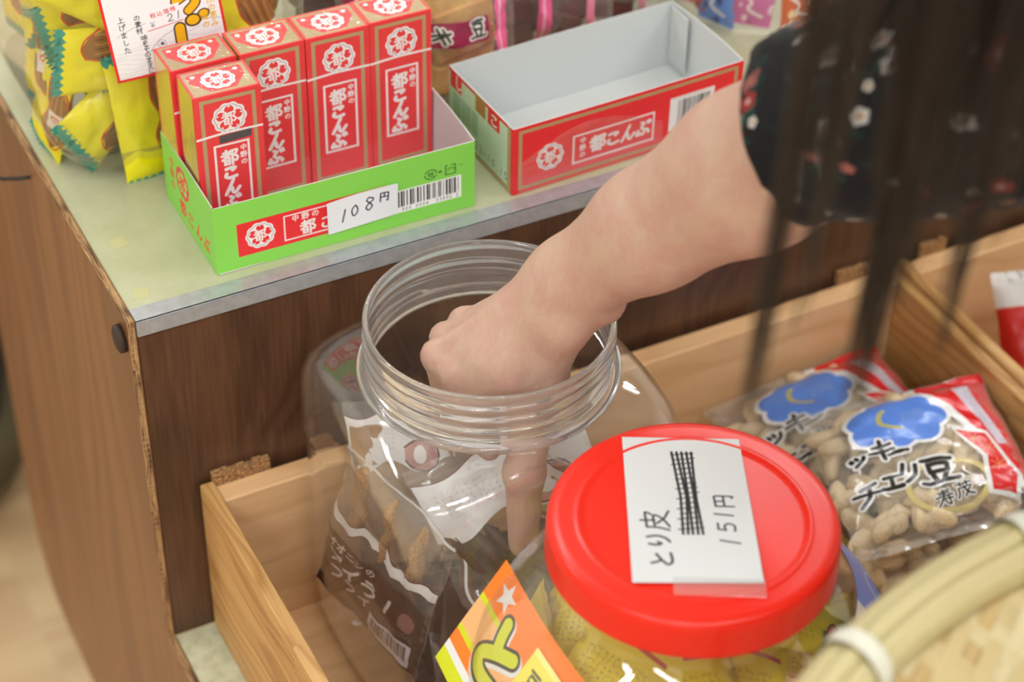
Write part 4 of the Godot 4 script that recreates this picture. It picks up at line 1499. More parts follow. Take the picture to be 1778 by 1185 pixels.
func red_box(label: String, front_left: Vector3, turn: float, lean: float, m: Material, wrap: Material, torn := false) -> void:
	var o := thing("kelp_snack_box", label, "snack box", front_left, "red snack boxes in the green tray")
	o.transform = Transform3D(Basis(Vector3.UP, turn) * Basis(Vector3.BACK, lean), front_left)
	var w := 0.0398
	var h := 0.1030
	var d := 0.0278
	var uv := func(x: float, y: float, ww: float, hh: float) -> Rect2: return Rect2(x / 1100.0, y / 1030.0, ww / 1100.0, hh / 1030.0)
	var a := Vector3(0, 0, 0)
	var b := Vector3(w, 0, 0)
	var up := Vector3(0, h, 0)
	var back := Vector3(0, 0, -d)
	var g := Geo.new()
	g.quad(a + up, b + up, b, a, uv.call(0, 0, 400, 1030))
	g.quad(b + up + back, a + up + back, a + back, b + back, uv.call(0, 0, 400, 1030))
	g.quad(a + up + back, a + up, a, a + back, uv.call(400, 0, 290, 1030))
	g.quad(b + up, b + up + back, b + back, b, uv.call(400, 0, 290, 1030))
	g.quad(a + up + back, b + up + back, b + up, a + up, uv.call(700, 0, 400, 290))
	g.quad(a, b, b + back, a + back, uv.call(700, 0, 400, 290))
	part("carton", g.mesh(m), o)
	# crinkled cellophane with folded ends on top and a tear strip
	var f := Geo.new()
	var n := smooth_noise(int(front_left.x * 9000), 1.0, 3)
	var e := 0.0005
	var face := func(p: Vector3, q: Vector3, r: Vector3, nu: int, nv: int, amp: float) -> void:
		var nrm := (q - p).cross(r - p).normalized()
		f.grid(nu, nv, func(u: float, v: float) -> Vector3:
			var at := p + (q - p) * u + (r - p) * v
			var edge := minf(minf(u, 1.0 - u), minf(v, 1.0 - v))
			return at - nrm * (e + amp * n.get_noise_3d(at.x * 190.0, at.y * 190.0, at.z * 520.0) * smoothstep(0.0, 0.12, edge)), false)
	face.call(a + up, b + up, a, 16, 40, 0.0003)
	face.call(a + up + back, a + up, a + back, 12, 40, 0.0003)
	face.call(a + up + back, b + up + back, a + up, 30, 24, 0.0010)
	part("cellophane", f.mesh(wrap, true), o)
	if torn:
		var q := Geo.new()
		q.quad(Vector3(0.0135, 0.0752, 0.0003), Vector3(0.0325, 0.0758, 0.0003), Vector3(0.0325, 0.0710, 0.0003), Vector3(0.0135, 0.0700, 0.0003))
		part("grey_window", q.mesh(mat(rgb8(70, 66, 72), 0.3)), o)


func wall_board(o: Node3D, called: String, a: Vector3, b: Vector3, h: float, print_m: Material, board: Material, bow := 0.0) -> void:
	# upright card from a to b (its outside lies to the right of the way from a to b, seen from above), printed outside
	var n := (b - a).cross(Vector3.UP).normalized()
	var th := 0.0007
	var bend := func(u: float) -> Vector3: return n * bow * sin(u * PI)
	var g := Geo.new()
	var up := Vector3(0, h, 0)
	g.grid(12, 4, func(u: float, v: float) -> Vector3: return b.lerp(a, u) + up * (1.0 - v) - n * th + bend.call(1.0 - u) * (1.0 - v))
	g.grid(12, 1, func(u: float, v: float) -> Vector3: return a.lerp(b, u) + up - n * th * (1.0 - v) + bend.call(u))
	var w := part_world(called, g.mesh(board), o)
	var p := Geo.new()
	p.grid(12, 4, func(u: float, v: float) -> Vector3: return a.lerp(b, u) + up * (1.0 - v) + bend.call(u) * (1.0 - v))
	part_world("print", p.mesh(print_m), w)


func green_front() -> Image:
	var green := rgb8(138, 216, 86)
	var k := Ink.new(1640, 470, green)
	k.rect(136, 150, 930, 232, RED)
	k.crest(Vector2(276, 262), 92, PAPER, RED, "都")
	k.frame(420, 176, 600, 180, 9, PAPER)
	k.row("中野の", 470, 186, 48, 62, 6, PAPER)
	k.row("都こんぶ", 520, 240, 100, 118, 13, PAPER)
	k.rect(1120, 214, 430, 160, rgb8(246, 246, 246))
	k.barcode(1136, 222, 396, 112, 5, rgb8(40, 40, 46))
	k.row("800 00049 53852 2", 1160, 342, 24, 22, 3, rgb8(70, 70, 76))
	var ink := rgb8(28, 60, 30)
	k.ring(Vector2(1352, 158), 38, 6, ink, 0.86, 0.4, PI)
	k.ring(Vector2(1352, 158), 38, 6, ink, 0.86, PI + 0.4, TAU)
	k.letter("紙", 1330, 138, 44, 4, ink)
	k.rect(1404, 148, 20, 16, rgb8(70, 110, 60))
	k.frame(1446, 122, 70, 70, 6, ink)
	k.rect(1462, 118, 22, 14, green)
	k.row("プラ", 1452, 140, 30, 30, 3, ink)
	k.fine_print(1530, 130, 50, 24, 1, ink, 4)
	return k.im


func green_side() -> Image:
	var green := rgb8(138, 216, 86)
	var k := Ink.new(850, 470, green)
	k.column("中野の", 120, 90, 70, 78, 9, RED)
	k.crest(Vector2(330, 170), 108, RED, rgb8(160, 226, 110), "都")
	k.row("都こんぶ", 250, 300, 110, 130, 15, RED)
	return k.im


func build_green_tray() -> void:
	var o := thing("green_display_tray", "bright green open cardboard tray holding the red boxes", "tray", Vector3(0.139, TOP, -0.06))
	var fl := Vector3(0.0568, TOP, -0.0200)
	var fr := Vector3(0.2200, TOP, -0.0172)
	var br := Vector3(0.2214, TOP, -0.1050)
	var bl := Vector3(0.0575, TOP, -0.1065)
	var front := printed(green_front(), 0.42)
	var side := printed(green_side(), 0.42)
	var plain := mat(rgb8(138, 216, 86), 0.42)
	var board := mat(rgb8(206, 200, 202), 0.75, 0.3)
	wall_board(o, "front_wall", fl, fr, 0.0465, front, board)
	wall_board(o, "side_wall", bl, fl, 0.0475, side, board, -0.0005)
	wall_board(o, "side_wall", fr, br, 0.0470, plain, board, 0.0014)
	wall_board(o, "back_wall", br, bl, 0.0475, plain, board)
	var g := Geo.new()
	g.cbox(Vector3(0.0580, TOP + 0.0001, -0.1045), Vector3(0.2195, TOP + 0.0008, -0.0195), 0.0001)
	part_world("tray_floor", g.mesh(board), o)
	var m := printed(red_box_print(), 0.35)
	var wrap := clear(0.02, 0.09)
	var y := TOP + 0.0012
	red_box("red snack box in front of its neighbour, nearest the yellow tub", Vector3(0.0594, y, -0.0450), -0.02, -0.004, m, wrap, true)
	red_box("red snack box mostly hidden behind the one standing forward in the green tray", Vector3(0.0586, y, -0.0768), 0.01, 0.004, m, wrap)
	red_box("second red snack box of the back row in the green tray", Vector3(0.0992, y, -0.0764), 0.0, -0.004, m, wrap)
	red_box("third red snack box of the back row in the green tray", Vector3(0.1396, y, -0.0758), -0.01, -0.003, m, wrap)
	red_box("red snack box at the end of the back row nearest the empty carton", Vector3(0.1800, y, -0.0760), 0.0, -0.002, m, wrap)
	# handwritten price tag stuck across the front wall
	var tag_ := thing("price_tag", "small white paper price tag with pen numerals stuck on the green tray", "price tag", Vector3(0.147, TOP + 0.02, -0.0175))
	var k := Ink.new(440, 230, rgb8(236, 238, 244))
	var ink := rgb8(38, 34, 66)
	k.letter("1", 60, 74, 96, 9, ink, 0.12)
	k.letter("0", 132, 62, 90, 9, ink, 0.12)
	k.letter("8", 216, 38, 104, 9, ink, 0.10)
	k.letter("円", 322, 34, 74, 9, ink, 0.06)
	var t := Geo.new()
	var ex := (fr - fl).normalized()
	var nz := ex.cross(Vector3.UP)
	var c := fl + ex * 0.0905 + Vector3(0, 0.0205, 0) + nz * 0.0009
	var dx := (ex * cos(0.045) + Vector3.UP * sin(0.045)) * 0.0222
	var dy := (-ex * sin(0.02) + Vector3.UP * cos(0.02)) * 0.0115
	t.grid(8, 4, func(u: float, v: float) -> Vector3: return c + dx * (u * 2 - 1) + dy * (1 - v * 2) + nz * 0.0012 * pow(absf(u - 0.4), 2.0) * 4.0 * (1.0 - v))
	part_world("paper", t.mesh(printed(k.im, 0.7)), tag_)


# ------------------------------------------------------------------ empty red carton
func carton_front() -> Image:
	var k := Ink.new(1660, 480, RED)
	k.frame(40, 26, 1580, 428, 24, GOLD)
	k.crest(Vector2(262, 272), 96, PAPER, RED, "都")
	k.frame(420, 176, 590, 210, 13, PAPER)
	k.column("中野の", 470, 204, 46, 52, 6, PAPER)
	k.row("都こんぶ", 545, 218, 116, 108, 19, PAPER)
	k.rect(1120, 120, 330, 250, rgb8(236, 236, 236))
	k.barcode(1180, 150, 240, 190, 9, rgb8(60, 60, 64))
	k.fine_print(1136, 126, 240, 16, 1, rgb8(80, 80, 84), 2)
	return k.im


func carton_side() -> Image:
	var k := Ink.new(830, 480, rgb8(206, 214, 200))
	k.rect(0, 0, 830, 26, rgb8(214, 60, 40))
	for x in [0, 330, 490]:
		k.rect(x + 20, 0, 150 if x != 330 else 130, 130, RED if x != 330 else rgb8(178, 120, 70))
	k.letter("し", 70, 10, 110, 12, PAPER)
	k.letter("こ", 540, 20, 100, 12, PAPER)
	k.barcode(60, 150, 330, 170, 12, rgb8(118, 140, 122))
	k.rect(760, 0, 70, 480, GOLD)
	k.rect(800, 0, 30, 480, RED)
	k.row("23-10.15", 330, 350, 66, 54, 6, rgb8(70, 78, 70))
	k.rect(0, 440, 760, 40, rgb8(180, 150, 110))
	return k.im


func build_red_carton() -> void:
	var o := thing("empty_red_carton", "empty red cardboard carton with a grey inside, next to the green tray", "carton", Vector3(0.325, TOP, -0.06))
	var fl := Vector3(0.2446, TOP, -0.0158)
	var fr := Vector3(0.4090, TOP, -0.0225)
	var br := Vector3(0.4056, TOP, -0.1040)
	var bl := Vector3(0.2415, TOP, -0.0968)
	var board := mat(rgb8(204, 207, 206), 0.75, 0.3)
	var plain := mat(RED, 0.4)
	wall_board(o, "front_wall", fl, fr, 0.0478, printed(carton_front(), 0.35), board, 0.0006)
	wall_board(o, "side_wall", bl, fl, 0.0478, printed(carton_side(), 0.4), board)
	wall_board(o, "side_wall", fr, br, 0.0478, plain, board, 0.0016)
	wall_board(o, "back_wall", br, bl, 0.0480, plain, board, 0.0010)
	var g := Geo.new()
	g.quad(bl + Vector3(0.001, 0.0009, 0.001), br + Vector3(-0.001, 0.0009, 0.001), fr + Vector3(-0.001, 0.0009, -0.001), fl + Vector3(0.001, 0.0009, -0.001))
	g.quad(fl + Vector3(0.0005, 0.0002, -0.0005), fr + Vector3(-0.0005, 0.0002, -0.0005), br + Vector3(-0.0005, 0.0002, 0.0005), bl + Vector3(0.0005, 0.0002, 0.0005))
	part_world("carton_floor", g.mesh(board), o)
	var f := Geo.new()
	var n := (br - fr).cross(Vector3.UP).normalized()
	f.cbox(Vector3(-0.0004, 0.006, 0), Vector3(0.0004, 0.0462, 0.0215), 0.0003)
	f.moved(Basis(Vector3(1, 0, 0), Vector3.UP, Vector3(0, 0, 1)), br - n * 0.0018 + Vector3(0, 0, 0.0015))
	part_world("glue_flap", f.mesh(board), o)
	# loose shrink film still hanging on the front
	var s := Geo.new()
	var wr := smooth_noise(7, 1.0, 3)
	s.grid(30, 14, func(u: float, v: float) -> Vector3:
		var p := fl.lerp(fr, 0.02 + 0.62 * u) + Vector3(0, 0.038 * (1.0 - v) * (0.55 + 0.45 * sin(u * PI)) + 0.001, 0)
		return p + Vector3(0, 0, 0.0012 + 0.0016 * absf(wr.get_noise_2d(u * 5.0, v * 4.0)) + 0.0014 * sin(v * PI)))
	part_world("shrink_film", s.mesh(clear(0.06, 0.1)), o)


# ------------------------------------------------------------------ clear tub of yellow snack packets
func yellow_packet_print() -> Image:
	var k := Ink.new(360, 640, rgb8(238, 226, 18))
	var teal := rgb8(16, 152, 140)
	# pinked bands at both ends
	for e in 2:
		var y0 := 0 if e == 0 else 640
		var s := 1 if e == 0 else -1
		var pts := PackedVector2Array([Vector2(0, y0), Vector2(0, y0 + s * 34)])
		for q in 19:
			pts.append(Vector2(q * 20.0, y0 + s * (34 + (16 if q % 2 else 0))))
		pts.append(Vector2(360, y0))
		k.poly(pts, teal)
	# window edged in red, showing the brown snack, and a white badge
	var win := PackedVector2Array([Vector2(210, 130), Vector2(270, 110), Vector2(330, 150), Vector2(360, 240), Vector2(360, 470), Vector2(300, 530), Vector2(220, 500), Vector2(190, 420), Vector2(232, 330), Vector2(196, 230)])
	k.poly(win, rgb8(150, 98, 48))
	for q in 6:
		k.brush(PackedVector2Array([Vector2(214 + q * 24, 170), Vector2(230 + q * 20, 300), Vector2(222 + q * 22, 470)]), 7, rgb8(186, 136, 70) if q % 2 else rgb8(116, 70, 34))
	win.append(win[0])
	k.brush(win, 8, rgb8(222, 66, 26))
	k.poly(PackedVector2Array([Vector2(244, 330), Vector2(360, 316), Vector2(360, 430), Vector2(230, 436)]), rgb8(232, 228, 218))
	k.ring(Vector2(300, 376), 34, 11, rgb8(216, 84, 50), 0.8, PI, TAU + 0.6)
	k.ring(Vector2(300, 384), 18, 9, rgb8(216, 84, 50), 0.8, PI, TAU)
	for q in 7:
		k.rect(24 + q * 22, 588, 12, 5, teal)
	return k.im


func sign_print() -> Image:
	var k := Ink.new(760, 1000, rgb8(240, 240, 244))
	var pencil := rgb8(168, 168, 176)
	# wave lines and a fish in pencil
	for q in 9:
		var pts := PackedVector2Array()
		for i in 20:
			pts.append(Vector2(i * 40.0, 790 + q * 24 + 14 * sin(i * 0.9 + q)))
		k.brush(pts, 2.5, rgb8(206, 206, 212))
	var fy := func(x: float, y: float) -> Vector2: return Vector2(x, 280.0 + 0.72 * y)
	k.brush(PackedVector2Array([fy.call(250, 760), fy.call(330, 660), fy.call(470, 590), fy.call(640, 580), fy.call(760, 620)]), 4, pencil)
	k.brush(PackedVector2Array([fy.call(250, 760), fy.call(300, 800), fy.call(420, 820), fy.call(560, 880)]), 4, pencil)
	k.brush(PackedVector2Array([fy.call(420, 640), fy.call(450, 720), fy.call(410, 800)]), 4, pencil)
	k.ring(fy.call(330, 712), 26, 4, pencil)
	k.disc(fy.call(332, 712), 12, rgb8(92, 92, 100))
	k.brush(PackedVector2Array([fy.call(250, 760), fy.call(300, 764), fy.call(316, 776)]), 5, rgb8(130, 130, 138))
	k.poly(PackedVector2Array([fy.call(470, 810), fy.call(540, 770), fy.call(560, 880)]), rgb8(120, 120, 128))
	k.brush(PackedVector2Array([fy.call(60, 560), fy.call(180, 500), fy.call(330, 470)]), 3, pencil)
	for q in 12:
		k.rect(430 + q * 22, 766 - q * 4, 12, 4, pencil)
	# vertical caption
	var ink := rgb8(70, 70, 82)
	k.column("の素材", 186, 556, 44, 46, 5, ink)
	k.column("味をそのままに", 204, 702, 44, 40, 5, ink)
	k.column("上げました", 84, 546, 46, 54, 5, ink)
	# big orange letter outlined in brown
	for pass_: Array in [[84, rgb8(74, 50, 32)], [62, rgb8(238, 182, 20)]]:
		k.brush(PackedVector2Array([Vector2(470, 530), Vector2(560, 500), Vector2(596, 560), Vector2(540, 612)]), pass_[0] * 0.85, pass_[1])
		k.line(PackedVector2Array([Vector2(462, 716), Vector2(456, 830)]), pass_[0], pass_[1])
		k.disc(Vector2(556, 684), pass_[0] * 0.68, pass_[1], 0.8)
		k.disc(Vector2(632, 656), pass_[0] * 0.5, pass_[1], 0.8)
	# price label
	k.poly(PackedVector2Array([Vector2(252, 562), Vector2(486, 538), Vector2(492, 668), Vector2(262, 690)]), rgb8(240, 241, 245))
	var red := rgb8(226, 84, 88)
	for q in 4:
		k.letter("税込価格"[q], 292 + q * 44, 570 - q * 5, 36, 4, red)
	k.line(PackedVector2Array([Vector2(262, 686), Vector2(492, 664)]), 6, red)
	k.letter("¥", 274, 626, 46, 4, rgb8(120, 120, 130))
	k.letter("2", 386, 598, 60, 6, rgb8(96, 96, 104))
	k.letter("1", 440, 592, 60, 6, rgb8(96, 96, 104))
	k.column("然の恵み", 664, 548, 54, 56, 6, rgb8(226, 178, 40))
	k.column("海の", 608, 660, 50, 54, 6, rgb8(226, 178, 40))
	k.frame(0, 0, 760, 1000, 18, rgb8(226, 40, 44))
	return k.im


func build_snack_tub() -> void:
	var c := Vector3(0.086, 0, -0.212)
	var o := thing("clear_snack_tub", "large clear plastic tub full of yellow snack packets at the counter's corner", "tub", Vector3(c.x, TOP, c.z))
	var prof := []
	for a: Array in [[0.930, 0.0835, 0.0885, 5.0], [0.90, 0.084, 0.089, 6.0], [0.85, 0.084, 0.0892, 6.0], [0.80, 0.0838, 0.089, 6.0], [0.76, 0.0835, 0.0888, 6.0], [0.735, 0.083, 0.088, 5.6], [0.722, 0.0815, 0.0865, 5.0], [0.713, 0.0785, 0.0838, 4.4], [0.7065, 0.0735, 0.079, 4.0], [0.7025, 0.066, 0.072, 3.8], [0.7008, 0.056, 0.062, 3.6], [0.7012, 0.002, 0.002, 2.0]]:
		prof.append(a)
	part_world("tub_wall", jar_mesh(c, prof, 0.0, no_bump, clear(0.09, 0.03, Color(0.66, 0.65, 0.52))), o)
	var foot := []
	for a: Array in prof.slice(6):
		foot.append([a[0] + 0.0012, maxf(a[1] - 0.002, 0.001), maxf(a[2] - 0.002, 0.001), a[3]])
	part_world("tub_base", jar_mesh(c, foot, 0.0, no_bump, clear(0.30, 0.03, Color(0.50, 0.48, 0.36))), o)
	# paper sign hung on the front wall
	var s := thing("paper_sign", "white paper sign with a red border and fish drawing on the yellow snack tub", "sign", Vector3(0.067, 0.78, -0.121))
	var ex := Vector3(1.0, 0.015, 0.0)
	var ey := Vector3(-0.10, 1.0, -0.02)
	var bl := Vector3(0.0395, 0.7775, -0.1195)
	var g := Geo.new()
	g.grid(10, 12, func(u: float, v: float) -> Vector3: return bl + ex * 0.0705 * u + ey * 0.094 * (1.0 - v) + Vector3(0, 0, 0.001 * sin(u * 3.0)))
	part_world("sheet", g.mesh(printed(sign_print(), 0.6)), s)
	var m := printed(yellow_packet_print(), 0.22)
	var lay := [
		[0.060, 0.740, -0.137, 0.04, 0.10, "yellow snack packet standing upright beside the green tray, white badge showing"],
		[0.054, 0.776, -0.148, 1.40, 0.10, "yellow snack packet hanging beside the paper sign, teal edge down"],
		[0.052, 0.800, -0.166, 1.75, 0.20, "yellow snack packet at the corner of the tub nearest the counter end"],
		[0.052, 0.742, -0.158, -1.05, 0.1, "yellow snack packet lying aslant low in the tub corner"],
		[0.058, 0.728, -0.174, -1.15, 0.1, "lowest yellow snack packet lying aslant on the tub floor"],
		[0.034, 0.835, -0.168, 0.2, -0.3, "yellow snack packet high at the tub edge"],
		[0.016, 0.772, -0.195, 0.1, -1.45, "yellow snack packet flat against the tub's end wall"],
		[0.062, 0.800, -0.154, -0.1, 0.1, "yellow snack packet behind the paper sign"],
		[0.128, 0.775, -0.146, 0.3, -0.1, "yellow snack packet past the paper sign, above the red boxes"],
		[0.146, 0.805, -0.168, -0.4, 0.2, "yellow snack packet in the tub corner farthest from the counter end"],
		[0.095, 0.742, -0.142, -0.15, 0.0, "yellow snack packet half hidden behind the red boxes"],
		[0.046, 0.822, -0.150, 0.9, 0.2, "yellow snack packet tilted at the top of the pile"],
		[0.100, 0.800, -0.170, 0.9, 0.0, "yellow snack packet lying across the pile behind the sign"],
		[0.075, 0.845, -0.160, -0.7, 0.1, "yellow snack packet topmost behind the sign"],
		[0.018, 0.800, -0.245, 0.2, -1.5, "yellow snack packet at the tub's end wall, further back"],
		[0.050, 0.760, -0.225, -0.5, 0.2, "yellow snack packet deep in the tub, low down"],
		[0.090, 0.760, -0.210, 0.4, -0.1, "yellow snack packet deep in the middle of the tub"],
		[0.130, 0.740, -0.200, -0.3, 0.3, "yellow snack packet low at the back of the tub"],
	]
	lay.append([0.015, 0.742, -0.178, -0.3, -1.5, "yellow snack packet low against the tub's end wall"])
	lay.append([0.015, 0.836, -0.200, 0.4, -1.5, "yellow snack packet high against the tub's end wall"])
	lay.append([0.048, 0.752, -0.190, 0.6, 0.2, "yellow snack packet showing in the gap above the lowest ones"])
	for k in lay.size():
		var a: Array = lay[k]
		var p := Vector3(a[0], a[1], a[2])
		var q := thing("yellow_snack_packet", a[5], "snack packet", p, "yellow snack packets in the clear tub")
		q.transform = Transform3D(Basis(Vector3.UP, a[4]) * Basis(Vector3.BACK, a[3]) * Basis(Vector3.RIGHT, -0.12), p)
		var w := Geo.new()
		pillow(w, 0.044, 0.090, 0.012, 500 + k, 0.0016, true, true, 0.0, 24, 30, 0.0011)
		part("wrapper", w.mesh(m, true), q)


# ------------------------------------------------------------------ bags and jar along the back of the shelf
func cookie_print() -> Image:
	var k := Ink.new(420, 560, Color(1, 1, 1, 0))
	k.rect(300, 0, 54, 560, rgb8(242, 110, 160))
	k.rect(318, 0, 10, 560, rgb8(250, 196, 216))
	k.rect(20, 230, 250, 84, rgb8(150, 44, 78))
	for pass_: Array in [[20, rgb8(232, 228, 224)], [9, rgb8(58, 66, 60)]]:
		k.letter("一", 40, 236, 66, pass_[0], pass_[1])
		k.letter("キ", 112, 236, 66, pass_[0], pass_[1], 1.4)
		k.letter("豆", 190, 236, 66, pass_[0], pass_[1])
	k.rect(0, 0, 420, 20, rgb8(230, 150, 180))
	return k.im


func red_bag_print() -> Image:
	var k := Ink.new(420, 560, Color(1, 1, 1, 0))
	k.poly(PackedVector2Array([Vector2(0, 0), Vector2(420, 0), Vector2(420, 90), Vector2(230, 150), Vector2(0, 70)]), rgb8(206, 34, 40))
	k.brush(PackedVector2Array([Vector2(0, 84), Vector2(230, 164), Vector2(420, 104)]), 18, rgb8(236, 226, 226))
	k.rect(340, 80, 26, 480, rgb8(236, 150, 176))
	k.poly(PackedVector2Array([Vector2(60, 300), Vector2(120, 280), Vector2(110, 420), Vector2(70, 400)]), rgb8(214, 36, 40))
	return k.im


func build_back_row() -> void:
	var cookie := tex(mat(Color.WHITE, 0.7), mottled(128, 61, rgb8(232, 190, 116), rgb8(206, 150, 80), 8.0, 0.8), Vector3(3, 3, 1))
	var choc := tex(mat(Color.WHITE, 0.6), mottled(128, 63, rgb8(122, 70, 56), rgb8(66, 32, 30), 10.0, 0.9), Vector3(3, 3, 1))
	var film := clear(0.08, 0.1)
	var pink := cut(printed(cookie_print(), 0.25))
	var red := cut(printed(red_bag_print(), 0.25))
	var spots := [
		[Vector3(0.268, 0.752, -0.132), 0.05, 0.075, 0.105, "clear bag of pale biscuits with a pink stripe behind the empty carton", pink, cookie],
		[Vector3(0.314, 0.760, -0.162), -0.15, 0.080, 0.115, "clear bag with a pink stripe second along the back of the shelf", pink, choc],
		[Vector3(0.354, 0.762, -0.160), -0.75, 0.075, 0.118, "dark maroon snack bag turned edge on, third along the back of the shelf", red, choc],
		[Vector3(0.390, 0.762, -0.172), -0.45, 0.085, 0.118, "dark snack bag with a red top behind the middle of the empty carton", red, choc],
		[Vector3(0.430, 0.762, -0.182), -0.35, 0.085, 0.118, "dark snack bag with a red top behind the carton's far corner", red, choc],
		[Vector3(0.228, 0.768, -0.150), -0.3, 0.075, 0.125, "clear bag with a pink stripe half hidden behind the red boxes", pink, cookie],
		[Vector3(0.205, 0.780, -0.190), 0.1, 0.080, 0.150, "pink striped bag standing between the yellow tub and the other bags", pink, choc],
		[Vector3(0.300, 0.772, -0.220), 0.0, 0.090, 0.140, "dark snack bag standing behind the pink striped bags", red, choc],
		[Vector3(0.395, 0.772, -0.235), 0.1, 0.095, 0.140, "dark snack bag standing deepest behind the empty carton", red, choc],
	]
	for k in spots.size():
		var a: Array = spots[k]
		var p: Vector3 = a[0]
		var xf := Transform3D(Basis(Vector3.UP, a[1]) * Basis(Vector3.RIGHT, -0.10), p)
		var o := snack_pack("snack_bag", a[4], "snack bag", "clear snack bags along the back of the shelf", a[2], a[3], 0.030, xf, a[5], film, 700 + k, 0.0028)
		var r := RandomNumberGenerator.new()
		r.seed = 90 + k
		for q in 6:
			var g := Geo.new()
			var w: float = a[2] * 0.30
			g.cbox(Vector3(-w, -0.011, -0.005), Vector3(w, 0.011, 0.005), 0.0028, 0, Basis(Vector3.BACK, r.randf_range(-0.25, 0.25)), Vector3(r.randf_range(-0.008, 0.004), -a[3] * 0.36 + q * a[3] * 0.135, r.randf_range(-0.004, 0.003)))
			part("biscuit", g.mesh(a[6]), o)
	# round clear jar of bright packets, top corner of the picture
	var c := Vector3(0.510, 0, -0.158)
	var o := thing("round_candy_jar", "round clear plastic jar of colourful striped packets on the upper shelf", "jar", Vector3(c.x, TOP, c.z))
	var prof := []
	for a: Array in [[0.86, 0.05, 0.05, 2.0], [0.84, 0.060, 0.060, 2.0], [0.80, 0.066, 0.066, 2.0], [0.74, 0.066, 0.066, 2.0], [0.712, 0.0655, 0.0655, 2.0], [0.705, 0.0635, 0.0635, 2.0], [0.7015, 0.0590, 0.0590, 2.0], [0.7006, 0.0500, 0.0500, 2.0], [0.7015, 0.0020, 0.0020, 2.0]]:
		prof.append(a)
	part_world("jar_wall", jar_mesh(c, prof, 0.0, no_bump, mats.jar), o)
	var tones := [[rgb8(176, 60, 44), rgb8(150, 190, 70), "red and green"], [rgb8(208, 44, 34), rgb8(240, 220, 210), "red"], [rgb8(92, 146, 222), rgb8(40, 70, 150), "blue"], [rgb8(206, 110, 168), rgb8(240, 214, 226), "pink"], [rgb8(214, 96, 46), rgb8(250, 220, 180), "orange"], [rgb8(190, 50, 50), rgb8(246, 200, 190), "crimson"], [rgb8(86, 168, 160), rgb8(230, 240, 236), "teal"]]
	for k in tones.size():
		var th := 2.18 + (3 - k) * 0.50
		var t: Array = tones[k]
		var ink := Ink.new(160, 300, t[0])
		var r := RandomNumberGenerator.new()
		r.seed = 40 + k
		for q in 12:
			ink.disc(Vector2(r.randf() * 160, r.randf() * 300), r.randf_range(6, 16), t[1])
		ink.brush(PackedVector2Array([Vector2(20, 200), Vector2(70, 230), Vector2(60, 250), Vector2(120, 270)]), 10, rgb8(240, 236, 232))
		var p := c + Vector3(cos(th) * 0.0545, 0.7455 + 0.002 * sin(k * 2.4), sin(th) * 0.0545)
		var s := thing("striped_packet", "%s dotted sweet packet standing against the wall of the round jar" % t[2], "sweet packet", p, "packets in the round jar")
		s.transform = Transform3D(Basis(Vector3.UP, -th + PI / 2) * Basis(Vector3.BACK, 0.12 * sin(k * 1.7)), p)
		var w := Geo.new()
		pillow(w, 0.028, 0.085, 0.008, 820 + k, 0.0008, true, true, 0.0, 10, 16)
		part("wrapper", w.mesh(printed(ink.im, 0.3), true), s)


